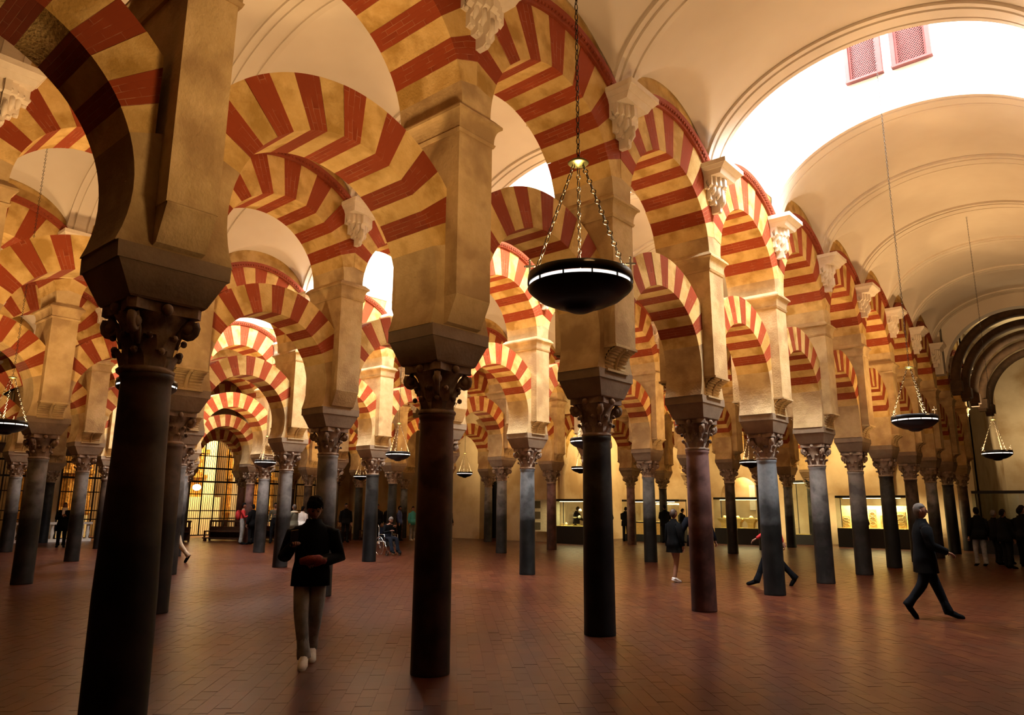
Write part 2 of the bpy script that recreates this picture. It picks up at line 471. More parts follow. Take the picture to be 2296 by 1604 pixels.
ME_USP = springer(UZ, URI, URO, 5.86, UT, 'springer')

PZ0, PZ1 = 3.74, 5.56
b = MB(); b.frustum(PZ0, (0.5, 0.255), PZ1, (0.5, 0.26)); ME_PIER = b.mesh('pier_block', M['pier'])
b = MB()
b.frustum(5.54, (0.515, 0.275), 5.575, (0.53, 0.29)); b.frustum(5.575, (0.515, 0.275), 5.60, (0.515, 0.275))
n_ = 6
for k in range(n_):
    a0, a1 = PI / 2 * k / n_, PI / 2 * (k + 1) / n_
    f0, f1 = 1 - math.cos(a0), 1 - math.cos(a1)
    b.frustum(5.60 + 0.17 * math.sin(a0) if k else 5.60, (0.515 + 0.07 * f0, 0.275 + 0.07 * f0), 5.60 + 0.17 * math.sin(a1), (0.515 + 0.07 * f1, 0.275 + 0.07 * f1))
b.frustum(5.77, (0.585, 0.345), 5.80, (0.585, 0.345)); b.frustum(5.80, (0.585, 0.345), 5.87, (0.52, 0.28))
ME_MOLD = b.mesh('moulding', M['pier'])

def corbel(sgn, fancy):
    b = MB()
    prof = []
    N_ = 8
    for k in range(N_ + 1):
        a = PI / 2 * k / N_
        prof.append((0.30 + 0.20 * (1 - math.cos(a)) if fancy else 0.38 + 0.12 * k / N_, 3.40 + 0.30 * math.sin(a) if fancy else 3.46 + 0.27 * (k / N_)))
    poly = [(sgn * x, z) for x, z in prof] + [(sgn * 0.50, 3.745), (sgn * 0.2, 3.745), (sgn * 0.2, 3.40)]
    b.prism(poly if sgn < 0 else poly[::-1], -0.25, 0.25, 'y')
    if fancy:
        for k in range(1, N_, 1):
            x, z = prof[k]
            b.tube([(sgn * (x + 0.005), -0.25, z), (sgn * (x + 0.005), -0.04, z)], 0.022, 8)
            b.tube([(sgn * (x + 0.005), 0.04, z), (sgn * (x + 0.005), 0.25, z)], 0.022, 8)
        b.tube([(sgn * x_ + sgn * 0.012, 0, z_) for x_, z_ in prof], 0.03, 8)
        b.box((sgn * 0.42, 0, 3.725), (0.20, 0.54, 0.035))
        b.box((sgn * 0.325, 0, 3.41), (0.10, 0.52, 0.03))
    return b.mesh('corbel', M['pier'])
ME_COR = {(s, f): corbel(s, f) for s in (-1, 1) for f in (False, True)}

def bracket_mesh(sgn):
    b = MB()
    for (z0, z1, d0, d1, w0, w1) in ((7.36, 7.44, .44, .44, .38, .38), (7.30, 7.36, .36, .42, .33, .37), (7.22, 7.30, .30, .35, .29, .32)):
        v = []
        for z, d, w in ((z0, d0, w0), (z1, d1, w1)):
            v += [(0, -w, z), (sgn * d, -w, z), (sgn * d, w, z), (0, w, z)]
        b.add(v, [(3, 2, 1, 0), (4, 5, 6, 7), (0, 1, 5, 4), (1, 2, 6, 5), (2, 3, 7, 6), (3, 0, 4, 7)])
    for k in range(-3, 4):
        w = 0.041; y = k * 0.082
        zb_ = 6.62 + 0.085 * abs(k) ** 1.25 + (0.05 if k % 2 else 0)
        dep = 0.27 - 0.045 * abs(k)
        poly = [(0, 7.24), (sgn * dep, 7.24), (sgn * dep, 7.06), (sgn * (dep - .05), 7.02), (sgn * (dep - .05), zb_ + 0.16), (sgn * (dep - .11), zb_ + 0.12), (sgn * max(dep - .11, .05), zb_ + 0.03), (sgn * max(dep - .15, .03), zb_), (0, zb_)]
        b.prism(poly[::-1] if sgn < 0 else poly, y - w, y + w, 'y')
        b.tube([(sgn * (dep - .06), y, zb_ + 0.30), (sgn * (dep - .06), y, zb_ + 0.16), (sgn * (dep - .09), y, zb_ + 0.08)], [0.036, 0.04, 0.012], 8)
        b.ball((sgn * max(dep - .13, .05), y, zb_ + 0.01), 0.032, 8, 6)
        b.tube([(sgn * 0.02, y + .041, 7.1), (sgn * (dep - .03), y + .041, 7.1)], 0.03, 8)
    return b.mesh('bracket', M['bracket'])
ME_BR = {s: bracket_mesh(s) for s in (-1, 1)}

def dentil_mesh(sgn):
    b = MB(); aL = math.asin(1.44 / 2.02); n = 28
    prof = [(URO - 0.02, UT - .02), (URO - 0.02, UT + .045), (URO + .03, UT + .06), (URO + .05, UT + .09), (URO + .11, UT + .10), (URO + .12, UT - .02)]
    v = []; f = []; m_ = len(prof)
    for i in range(n + 1):
        a = -aL + 2 * aL * i / n
        for r, x in prof: v.append((sgn * x, r * math.sin(a), UZ + r * math.cos(a)))
    for i in range(n):
        for k in range(m_):
            k2 = (k + 1) % m_
            q = (i * m_ + k, i * m_ + k2, (i + 1) * m_ + k2, (i + 1) * m_ + k)
            f.append(q if sgn < 0 else q[::-1])
    f += [tuple(range(m_)), tuple(n * m_ + k for k in range(m_))[::-1]]
    b.add(v, f)
    nd = 44
    for i in range(nd):
        a = -aL + 2 * aL * (i + .5) / nd
        for r0, r1 in ((URO + .012, URO + .055),):
            da = 0.009
            vv = []
            for x in (UT, UT + .085):
                for (r, aa) in ((r0, a - da), (r0, a + da), (r1, a + da), (r1, a - da)): vv.append((sgn * x, r * math.sin(aa), UZ + r * math.cos(aa)))
            b.add(vv, [(0, 1, 2, 3), (7, 6, 5, 4), (0, 4, 5, 1), (1, 5, 6, 2), (2, 6, 7, 3), (3, 7, 4, 0)])
    return b.mesh('dentil_moulding', M['redpaint'])
ME_DT = {s: dentil_mesh(s) for s in (-1, 1)}

def spandrel_mesh():
    """wall over the upper arch, up behind the vault"""
    b = MB(); n = 20; top = 8.75
    aL = math.asin((HB - .001) / (URO))
    L_ = [(URO * math.sin(-aL + 2 * aL * i / n), UZ + URO * math.cos(-aL + 2 * aL * i / n)) for i in range(n + 1)]
    for sx_ in (-1, 1):
        x = sx_ * (UT - .015)
        v = []; f = []
        for (y, z) in L_: v += [(x, y, z), (x, y, top)]
        for i in range(n):
            q = (2 * i, 2 * i + 2, 2 * i + 3, 2 * i + 1)
            f.append(q if sx_ > 0 else q[::-1])
        b.add(v, f)
    v = [(-(UT - .015), -HB, top), ((UT - .015), -HB, top), ((UT - .015), HB, top), (-(UT - .015), HB, top)]
    b.add(v, [(0, 1, 2, 3)])
    v = []; f = []
    for (y, z) in L_: v += [(-(UT - .015), y, z), ((UT - .015), y, z)]
    for i in range(n): f.append((2 * i, 2 * i + 1, 2 * i + 3, 2 * i + 2))
    b.add(v, f)
    return b.mesh('spandrel_wall', M['cream'])
ME_SPW = spandrel_mesh()

# ------------------------------------------------------------------ columns
def capital_meshes():
    b = MB()
    b.lathe([(0.20, 2.545), (0.215, 2.555), (0.22, 2.575), (0.205, 2.59), (0.19, 2.60), (0.19, 2.72), (0.205, 2.84), (0.235, 2.93), (0.275, 2.985), (0.275, 2.99)], 24)
    # abacus with concave sides
    poly = []
    for q in range(4):
        a = PI / 2 * q + PI / 4
        c0 = (0.36 * math.cos(a) * 1.06, 0.36 * math.sin(a) * 1.06)
        tx, ty = -math.sin(a), math.cos(a)
        poly += [(c0[0] - tx * .035, c0[1] - ty * .035), (c0[0] + tx * .035, c0[1] + ty * .035)]
        am = a + PI / 4
        for w, rr in ((-.14, .268), (0, .255), (.14, .268)):
            poly.append((rr * math.cos(am) - w * math.sin(am), rr * math.sin(am) + w * math.cos(am)))
    b.prism(poly, 2.985, 3.06, 'z')
    for q in range(4):
        am = PI / 2 * q
        b.ball((0.285 * math.cos(am), 0.285 * math.sin(am), 3.01), 0.045, 8, 6)
    bell = b.mesh('capital', M['capital'])
    v = MB()
    pts = []; rs = []
    for k in range(14):
        t = k / 13; a = 0.3 + t * 2 * PI * 1.15; rr = 0.075 * (1 - 0.72 * t)
        pts.append((0.30 + rr * math.sin(a), 0, 2.90 + rr * math.cos(a))); rs.append(0.036 - 0.012 * t)
    v.tube([(0.21, 0, 2.75), (0.235, 0, 2.86)] + pts, [0.025, 0.03] + rs, 8)
    v.ball((0.305, 0, 2.90), 0.05, 10, 7, sq=(1, 1.1, 1))
    vol = v.mesh('volute', M['capital'])
    l = MB()
    for row, (z0, z1, n, off, rr) in enumerate(((2.60, 2.72, 8, 0, .19), (2.68, 2.83, 8, .5, .195))):
        for i in range(n):
            a = 2 * PI * (i + off) / n
            ca, sa = math.cos(a), math.sin(a)
            def P(r, w, z): return (r * ca - w * sa, r * sa + w * ca, z)
            w = 0.06
            v_ = [P(rr, -w, z0), P(rr, w, z0), P(rr + .02, w * 1.0, (z0 + z1) / 2), P(rr + .02, -w, (z0 + z1) / 2), P(rr + .055, w * .8, z1 - .01), P(rr + .055, -w * .8, z1 - .01), P(rr + .085, w * .45, z1 - .015), P(rr + .085, -w * .45, z1 - .015), P(rr + .075, 0, z1 - .05)]
            l.add(v_, [(0, 1, 2, 3), (3, 2, 4, 5), (5, 4, 6, 7), (7, 6, 8)], 0, True)
            l.ball(P(rr + .065, 0, z1 - .02), 0.028, 8, 5)
    leaf = l.mesh('acanthus_leaves', M['capital'])
    return bell, vol, leaf
ME_CAP, ME_VOL, ME_LEAF = capital_meshes()
b = MB(); b.frustum(3.06, (0.27, 0.27), 3.075, (0.28, 0.285)); b.frustum(3.075, (0.28, 0.285), 3.30, (0.335, 0.40)); b.frustum(3.30, (0.345, 0.415), 3.425, (0.34, 0.42))
ME_IMP = b.mesh('impost_block', M['impost'])

SHAFT_ME = {}
def shaft_mesh(kind, r):
    key = (kind, round(r, 3))
    if key not in SHAFT_ME:
        b = MB()
        q = 1.0 if r < .21 else .9
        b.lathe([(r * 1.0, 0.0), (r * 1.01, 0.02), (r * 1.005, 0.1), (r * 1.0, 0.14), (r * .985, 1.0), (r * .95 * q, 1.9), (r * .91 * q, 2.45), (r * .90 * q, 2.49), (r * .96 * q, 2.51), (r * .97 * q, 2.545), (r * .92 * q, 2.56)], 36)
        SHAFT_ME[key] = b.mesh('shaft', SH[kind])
    return SHAFT_ME[key]

ROWKINDS = [
 {-1: 'dark brown', 0: 'dark brown', 1: 'red-brown', 2: 'black', 3: 'mauve', 4: 'blue-grey', 5: 'grey', 6: 'grey', 7: 'black', 8: 'dark brown', 9: 'grey', 10: 'black', 11: 'dark brown'},
 {1: 'dark brown', 2: 'grey', 3: 'dark brown', 4: 'blue-grey', 6: 'blue-grey', 8: 'dark brown'},
 {1: 'grey', 2: 'grey', 3: 'grey', 4: 'black', 6: 'grey', 7: 'mauve', 9: 'mauve'},
 {2: 'grey', 4: 'grey', 8: 'grey'},
 {2: 'grey', 3: 'dark brown'}, {}]
CYC = ['grey', 'dark brown', 'blue-grey', 'mauve', 'black']
caps = {}
def make_column(r, j):
    x, y = rowX(r), colY(j)
    kind = ROWKINDS[r].get(j, CYC[(j * 3 + r * 2) % 5])
    i = j - FIRST[r]
    if i < 0: lab = '%s marble column beyond the left edge of the %s' % (kind, ROWN[r])
    elif r == 0 and j == 0: lab = 'huge dark brown column in the left foreground, first of the nearest arcade'
    else: lab = '%s marble column with leafy capital, %s from the left in the %s' % (kind, ORD[i], ROWN[r])
    rad = 0.212 if r == 0 and j == 0 else (0.198, 0.194, 0.205, 0.2)[(j + r) % 4]
    t = thing('marble_column', lab, 'column', (x, y, 0), 0, 'marble columns of the ' + ROWN[r])
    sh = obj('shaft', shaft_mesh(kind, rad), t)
    if r == 0 and j == 0: sh.location = (.03, .025, 0); sh.rotation_euler = (R(.35), R(-.45), 0)
    cp = obj('capital', ME_CAP, t)
    cp.scale = (.92, .92, 1)
    a0 = rng.choice((0, 0.04, -0.05))
    for q in range(4): obj('volute', ME_VOL, cp, (0, 0, 0), (0, 0, PI / 2 * q + PI / 4))
    obj('acanthus_leaves', ME_LEAF, cp)
    obj('impost_block', ME_IMP, t)
    return t

def make_pier(r, j):
    x, y = rowX(r), colY(j)
    first = (r == 0 and j == 0)
    i = j - FIRST[r]
    where = 'over the column beyond the left edge of the %s' % ROWN[r] if i < 0 else 'over the %s column from left in the %s' % (ORD[i], ROWN[r])
    t = thing('masonry_pier', 'cream masonry pier ' + where, 'pier', (x, y, 3.42), 0, 'masonry piers of the ' + ROWN[r])
    def p(name, me): return obj(name, me, t, (0, 0, -3.42))
    p('springer', ME_LSP); blk = p('pier_block', ME_PIER); mo = p('moulding', ME_MOLD); p('upper_springer', ME_USP)
    fancy = not (r == 0 and j <= 1) and not (r == 1 and j in (2, 3))
    for s in (1, -1):
        co = p('corbel', ME_COR[(s, fancy)])
        if first: co.scale.y = .74
    if first: blk.scale.y = .76; mo.scale.y = .82
    for s in (1, -1):
        if r == 5 and s < 0: continue
        bt = thing('plaster_bracket', '%s-side white plaster bracket %s' % ('near' if s > 0 else 'far', where), 'bracket', (x + s * 0.5, y, 7.4), 0, 'plaster brackets under the vaults')
        obj('carved_body', ME_BR[s], bt, (0, 0, -7.4))

def vis(r, j):    # arch from column j to j+1
    i = j - FIRST[r]
    if i < 0: return 'left of the first column in the %s' % ROWN[r] + (', farther bay' if i < -1 else '')
    return 'between %s and %s columns of the %s' % (ORD[i], ORD[i + 1], ROWN[r])

def make_arch(r, j, upper):
    x, y = rowX(r), colY(j + .5)
    lvl = 'upper' if upper else 'lower'
    t = thing(lvl + '_arch', '%s red and cream %s arch %s' % (lvl, 'round' if upper else 'horseshoe', vis(r, j)), 'arch',
              (x, y, UZ if upper else LZ), 0, lvl + ' arches of the ' + ROWN[r])
    dz = -(UZ if upper else LZ)
    for k in range(NV):
        o = obj('red_brick_voussoir' if k % 2 else 'cream_stone_voussoir', (UV_ if upper else LV)[k], t, (rng.uniform(-.004, .004), 0, dz))
        o.scale.x = 1 + rng.uniform(-.010, .010)
    if upper:
        for s in (1, -1): obj('dentil_moulding', ME_DT[s], t, (0, 0, dz))
        obj('spandrel_wall', ME_SPW, t, (0, 0, dz))

for r in range(6):
    j0, j1 = JR[r]
    for j in range(j0, j1 + 1):
        make_column(r, j); make_pier(r, j)
        if j < j1:
            make_arch(r, j, False); make_arch(r, j, True)

# the arcade on the right hand, outside the picture, that carries the other side of the vault
ra = thing('wall_right_arcade', None, None, (rowX(-1), 0, 0), kind='structure')
for j in range(-1, 11):
    y = colY(j)
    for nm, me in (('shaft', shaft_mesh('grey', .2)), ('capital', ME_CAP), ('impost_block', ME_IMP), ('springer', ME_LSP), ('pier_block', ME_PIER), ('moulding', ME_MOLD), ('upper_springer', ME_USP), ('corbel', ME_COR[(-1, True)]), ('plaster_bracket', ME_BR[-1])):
        o = obj(nm, me, ra, (-.5 if nm == 'plaster_bracket' else 0, y, 0))
    if j < 10:
        for k in range(NV):
            obj('lower_voussoir', LV[k], ra, (0, y + BAY / 2, 0)); obj('upper_voussoir', UV_[k], ra, (0, y + BAY / 2, 0))
        obj('spandrel_wall', ME_SPW, ra, (0, y + BAY / 2, 0)); obj('dentil_moulding', ME_DT[-1], ra, (0, y + BAY / 2, 0))

# ------------------------------------------------------------------ vaults
HW, VZ, VR = 2.555, 7.3, 1.72
def zb(x): return VZ + VR * max(0, 1 - (x / HW) ** 2) ** 0.5
def vault_bay():
    b = MB(); NX, NY = 72, 48
    v = []; f = []
    for i in range(NX + 1):
        t = PI * i / NX; x = HW * math.cos(t)
        for k in range(NY + 1):
            y = BAY * k / NY
            z = zb(x) if 0 < i < NX else VZ
            u = (y - BAY / 2) / 1.36
            if abs(u) < 1:
                d = HW - abs(x)
                zl = 7.32 + 1.02 * math.sqrt(1 - u * u) + 0.06 * d
                z = max(z, zl)
            v.append((x, y, z))
    for i in range(NX):
        for k in range(NY):
            a = i * (NY + 1) + k
            f.append((a, a + NY + 1, a + NY + 2, a + 1))
    b.add(v, f, 0, True)
    me = b.mesh('vault_bay', M['vault'])
    return me
ME_VB = vault_bay()
for p in ME_VB.polygons: pass
def rib_mesh():
    b = MB()
    prof = [(-.25, .03), (-.25, -.05), (-.16, -.05), (-.155, -.02), (-.115, -.02), (-.11, -.055), (.11, -.055), (.115, -.02), (.155, -.02), (.16, -.05), (.25, -.05), (.25, .03)]
    n = 64; m_ = len(prof); v = []; f = []
    for i in range(n + 1):
        t = PI * i / n
        x, z = HW * math.cos(t), VZ + VR * math.sin(t)
        nx, nz = math.cos(t) / HW, math.sin(t) / VR
        l = math.hypot(nx, nz); nx /= l; nz /= l
        for y, o in prof: v.append((x + nx * o, y, z + nz * o))
    for i in range(n):
        for k in range(m_ - 1):
            f.append((i * m_ + k, i * m_ + k + 1, (i + 1) * m_ + k + 1, (i + 1) * m_ + k))
    b.add(v, f, 0, False)
    return b.mesh('transverse_rib', M['vault'])
ME_RIB = rib_mesh()
LANT = 3
vault_rng = [(-1, 9), (-1, 11), (-1, 11), (-1, 9), (0, 9), (0, 9)]
LT_TOP = 12.4
def lantern_end(has_windows):
    """end wall of a lantern: from the vault curve up to the roof"""
    b = MB(); n = 48; v = []; f = []
    for i in range(n + 1):
        x = -HW + 2 * HW * i / n
        v += [(x, 0, zb(x) - 0.03), (x, 0, LT_TOP)]
    for i in range(n): f.append((2 * i, 2 * i + 2, 2 * i + 3, 2 * i + 1))
    nv = len(v)
    v += [(p[0], 0.12, p[2]) for p in v[:nv]]
    f += [tuple(q + nv for q in ff[::-1]) for ff in f[:n]]
    b.add(v, f)
    return b.mesh('lantern_end_wall', M['vault'])
ME_LE = lantern_end(True)
for k in range(6):
    cx = AISLE_X[k]
    ce = thing('ceiling', None, None, (cx, 0, 0), kind='structure')
    j0, j1 = vault_rng[k]
    for j in range(j0, j1):
        if j == LANT and k < 5: continue
        obj('vault_bay', ME_VB, ce, (0, colY(j), 0))
    for j in range(j0, j1 + 1):
        obj('transverse_rib', ME_RIB, ce, (0, colY(j), 0))
    if k < 5:
        ya, yb = colY(LANT), colY(LANT + 1)
        obj('lantern_end_wall', ME_LE, ce, (0, ya - .03, 0))
        obj('lantern_end_wall', ME_LE, ce, (0, yb - .09, 0))
        b = MB()
        for s in (-1, 1):
            b.box((s * (HW + .02), (ya + yb) / 2, (7.95 + LT_TOP) / 2), (.05, BAY, LT_TOP - 7.95))
            b.box((s * (HW - .0), (ya + yb) / 2, 12.45), (.1, BAY, .1))
        obj('lantern_side_wall', b.mesh('lantern_side_wall', M['vault']), ce)
        b = MB(); b.box((0, (ya + yb) / 2, 12.46), (2 * HW, BAY + .3, .08))
        obj('lantern_roof', b.mesh('lantern_roof', M['vault']), ce)

# lattice windows on the far wall of the first lantern
def lattice_window(name, x, z0, w, h, y):
    t = thing(name, None, None, (x, y, z0), kind='structure')
    fr = MB(); fw_ = .075
    for sx_ in (-1, 1):
        fr.box((sx_ * (w / 2 - fw_ / 2), -.05, h / 2), (fw_, .10, h))
        fr.box((sx_ * (w / 2 - fw_ - .02), -.035, h / 2), (.03, .06, h - fw_))
    fr.box((0, -.052, -.006), (w + .02, .112, .04)); fr.box((0, -.05, h - fw_ / 2), (w, .10, fw_))
    obj('window_frame', fr.mesh('window_frame', M['lattice']), t)
    bk = MB(); bk.box((0, -.006, h / 2), (w - .1, .01, h - .02)); obj('window_void', bk.mesh('window_void', M['latticedark']), t)
    la = MB(); iw = w / 2 - fw_; s = .052
    for d in (-1, 1):
        c = -4.0
        while c < 4.0:
            # line z = d*x + c clipped to window
            pts = []
            for xx in (-iw, iw):
                zz = d * xx + c
                if 0.03 <= zz <= h - .08: pts.append((xx, zz))
            for zz in (0.03, h - .08):
                xx = (zz - c) / d
                if -iw < xx < iw: pts.append((xx, zz))
            if len(pts) >= 2:
                (xa, za), (xb, zb_) = pts[0], pts[1]
                L_ = math.hypot(xb - xa, zb_ - za)
                if L_ > .02:
                    ux, uz = (xb - xa) / L_, (zb_ - za) / L_; wx, wz = -uz * .0075, ux * .0075
                    yy = -.03 - .008 * (d > 0)
                    v = []
                    for y_ in (yy, yy + .01):
                        v += [(xa + wx, y_, za + wz), (xa - wx, y_, za - wz), (xb - wx, y_, zb_ - wz), (xb + wx, y_, zb_ + wz)]
                    la.add(v, [(0, 1, 2, 3), (7, 6, 5, 4), (0, 4, 5, 1), (1, 5, 6, 2), (2, 6, 7, 3), (3, 7, 4, 0)])
            c += s
    o = obj('window_lattice', la.mesh('window_lattice', M['lattice']), t); o['kind'] = 'stuff'
lattice_window('window_1', -3.03, 9.87, .66, 1.6, colY(4) - .10)
lattice_window('window_2', -2.20, 9.87, .67, 1.6, colY(4) - .10)

# ------------------------------------------------------------------ floor
b = MB(); b.box((-18, 20, -0.054), (64, 64, 0.10)); FLOOR = struct('floor', b.mesh('floor', M['grout']))
def tiles():
    e1 = np.array([math.cos(R(135)), math.sin(R(135))]); e2 = np.array([math.cos(R(45)), math.sin(R(45))])
    Lt, Wt, g = 0.28, 0.14, 0.0009
    out = []
    nr = int(60 / Wt)
    for r_ in range(-260, nr):
        off = (r_ % 2) * Lt / 2
        p0 = e2 * (r_ * Wt)
        ks = np.arange(-250, 250)
        cs = p0[None, :] + (ks[:, None] * Lt + off) * e1[None, :]
        X, Y = cs[:, 0], cs[:, 1]
        d = np.hypot(X, Y)
        az = np.degrees(np.arctan2(X, Y))
        ok = (d < 41) & (Y > -1.5) & (X > -37) & (X < 1.5) & (d > 1.0) & (az < 12) & (az > -95)
        out.append(cs[ok])
    P = np.concatenate(out)
    d = np.hypot(P[:, 0], P[:, 1]); P = P[np.argsort(d)]
    # visible near ones first
    F = np.array([fwd.x, fwd.y, fwd.z]); RR = np.array([r2.x, r2.y, r2.z]); UU = np.array([u2.x, u2.y, u2.z])
    D = np.c_[P, -CAM_H * np.ones(len(P))]
    zc = D @ F; u = F_PX * (D @ RR) / zc; w = -F_PX * (D @ UU) / zc
    inv_ = (zc > .3) & (np.abs(u) < 1148) & (w < 795)
    idx = np.where(inv_)[0][:300]
    rs = np.random.RandomState(3)
    n = len(P)
    hx = e1 * (Lt / 2 - g); hy = e2 * (Wt / 2 - g)
    th = rs.uniform(-.0012, .0008, n); tx = rs.uniform(-.006, .006, n); ty = rs.uniform(-.008, .008, n)
    corners = [(-1, -1), (1, -1), (1, 1), (-1, 1)]
    V = np.zeros((n, 8, 3))
    for q, (a, c) in enumerate(corners):
        xy = P + a * hx[None] + c * hy[None]
        V[:, q, :2] = xy; V[:, q, 2] = -0.0115
        V[:, q + 4, :2] = P + a * hx[None] * .997 + c * hy[None] * .994
        V[:, q + 4, 2] = th + a * tx * Lt / 2 + c * ty * Wt / 2
    fq = np.array([(4, 5, 6, 7), (0, 1, 5, 4), (1, 2, 6, 5), (2, 3, 7, 6), (3, 0, 4, 7)])
    # e1 x e2 orientation: flip so that tops face up
    if e1[0] * e2[1] - e1[1] * e2[0] < 0: fq = fq[:, ::-1]
    mask = np.ones(n, bool); mask[idx] = False
    Vm = V[mask].reshape(-1, 3); nf = mask.sum()
    Fm = (fq[None] + (np.arange(nf) * 8)[:, None, None]).reshape(-1, 4)
    me = bpy.data.meshes.new('floor_tiles'); me.from_pydata(Vm.tolist(), [], Fm.tolist()); me.materials.append(M['floor'])
    o = obj('floor_tiles', me, FLOOR); o['kind'] = 'stuff'
    rmat = M['floor_single']
    for q in idx:
        c = V[q].mean(0)
        me = bpy.data.meshes.new('floor_tile'); me.from_pydata((V[q] - c).tolist(), [], fq.tolist()); me.materials.append(rmat)
        obj('floor_tile', me, FLOOR, tuple(c))
def floor_single():
    m = M['floor'].copy(); m.name = 'terracotta_tile'
    N, L = m.node_tree.nodes, m.node_tree.links
    oi = N.new('ShaderNodeObjectInfo')
    rp = [x for x in N if x.type == 'VALTORGB'][0]
    L.new(oi.outputs['Random'], rp.inputs[0])
    g = N.new('ShaderNodeNewGeometry')
    for nn in N:
        if nn.type == 'TEX_NOISE': L.new(g.outputs['Position'], nn.inputs['Vector'])
    return m
M['floor_single'] = floor_single()
tiles()

# ------------------------------------------------------------------ outer walls
def wallbox(name, c, d, mat='wall'):
    b = MB(); b.box(c, d); return struct(name, b.mesh(name, M[mat]))
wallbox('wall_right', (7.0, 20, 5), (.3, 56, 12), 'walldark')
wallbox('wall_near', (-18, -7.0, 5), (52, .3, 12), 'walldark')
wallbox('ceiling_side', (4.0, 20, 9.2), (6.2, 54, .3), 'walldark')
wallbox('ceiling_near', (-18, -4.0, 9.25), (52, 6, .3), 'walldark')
YB, YE = 28.3, 36.6
# wall behind the fourth and fifth arcades, with a tall doorway
def wall_with_holes_y(name, x0, x1, y, z1, holes, mat, th=.5):
    """wall in the XZ plane at y with round-topped holes (xc, half, spring)"""
    b = MB()
    xs = x0
    for xc, hw, zs in sorted(holes):
        b.box(((xs + xc - hw) / 2, y + th / 2, z1 / 2), (xc - hw - xs, th, z1))
        n = 14; pts = [(xc - hw * math.cos(PI * i / n), zs + hw * math.sin(PI * i / n)) for i in range(n + 1)]
        poly = pts + [(xc + hw, z1), (xc - hw, z1)]
        # fan strips
        for i in range(n):
            (xa, za), (xb_, zb_) = pts[i], pts[i + 1]
            b.prism([(xa, za), (xb_, zb_), (xb_, z1), (xa, z1)][::-1], y, y + th, 'y')
        xs = xc + hw
    b.box(((xs + x1) / 2, y + th / 2, z1 / 2), (x1 - xs, th, z1))
    return struct(name, b.mesh(name, M[mat]))
wall_with_holes_y('wall_back_left', -37.6, -21.9, YB, 9.2, [(-25.6, .75, 3.9)], 'wall')
wallbox('wall_return', (-21.75, (YB + YE) / 2, 4.6), (.3, YE - YB, 9.2), 'wall')
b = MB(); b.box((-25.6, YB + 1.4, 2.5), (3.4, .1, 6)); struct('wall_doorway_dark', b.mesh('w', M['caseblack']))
wall_with_holes_y('wall_back', -21.9, -5.2, YE, 9.2, [(-15.7, 1.05, 2.2)], 'wall')
wallbox('wall_alcove', (-15.7, YE + 1.6, 2.5), (4, .2, 6), 'wall')
wallbox('wall_end', (-1.5, 46, 5), (14, .3, 12), 'wall')
wallbox('wall_end_side', (-5.35, 41, 5), (.3, 10, 12), 'wall')

def blind_arcade(label, loc, rz, x0, n_, pitch):
    t = thing('blind_arcade', label, 'arcade', loc, rz)
    for i in range(n_):
        x = x0 + pitch * i
        b = MB(); b.lathe([(.17, 0), (.17, .2), (.14, .24), (.135, 3.1), (.13, 3.2), (.17, 3.25), (.16, 3.3), (.24, 3.65), (.25, 3.75)], 16, (x, -.12, 0)); b.box((x, -.14, 3.85), (.5, .4, .2)); b.box((x, -.08, 6.2), (.36, .3, 4.5))
        obj('half_column', b.mesh('half_column', M['wall']), t)
        if i < n_ - 1:
            xc = x + pitch / 2; n = 18; pts = [(xc - (pitch / 2 - .25) * math.cos(PI * q / n), 4.05 + (pitch / 2 - .25) * math.sin(PI * q / n)) for q in range(n + 1)]
            po = [(xc - (pitch / 2 + .07) * math.cos(PI * q / n), 4.05 + (pitch / 2 + .07) * math.sin(PI * q / n)) for q in range(n + 1)]
            b = MB()
            for q in range(n): b.prism([pts[q], pts[q + 1], po[q + 1], po[q]][::-1], -.22, .0, 'y')
            obj('arch_ring', b.mesh('arch_ring', M['cream']), t)
blind_arcade('row of stone half columns and arches along the museum back wall', (0, YE, 0), 0, -20.9, 5, 3.1)
blind_arcade('yellow-lit half columns and arches on the side wall above the long showcase', (-21.6, 0, 0), PI / 2, 29.0, 3, 3.2)
t = thing('wall_notice', 'bright framed notice in the lit alcove of the museum wall', 'notice', (-15.3, YE + 1.45, 2.2))
b = MB(); b.box((0, 0, 0), (1.0, .04, 1.3)); obj('board', b.mesh('board', M['white']), t)
for i, (x, z) in enumerate(((-18.6, 4.2), (-13.4, 4.0))):
    t = thing('wall_plaque', 'small brown carved plaque high on the museum wall, %s' % ('left one' if i == 0 else 'right one'), 'plaque', (x, YE - .03, z))
    b = MB(); b.box((0, 0, 0), (.42, .06, .6)); b.box((0, -.04, 0), (.26, .04, .42)); obj('panel', b.mesh('panel', M['artefact']), t)
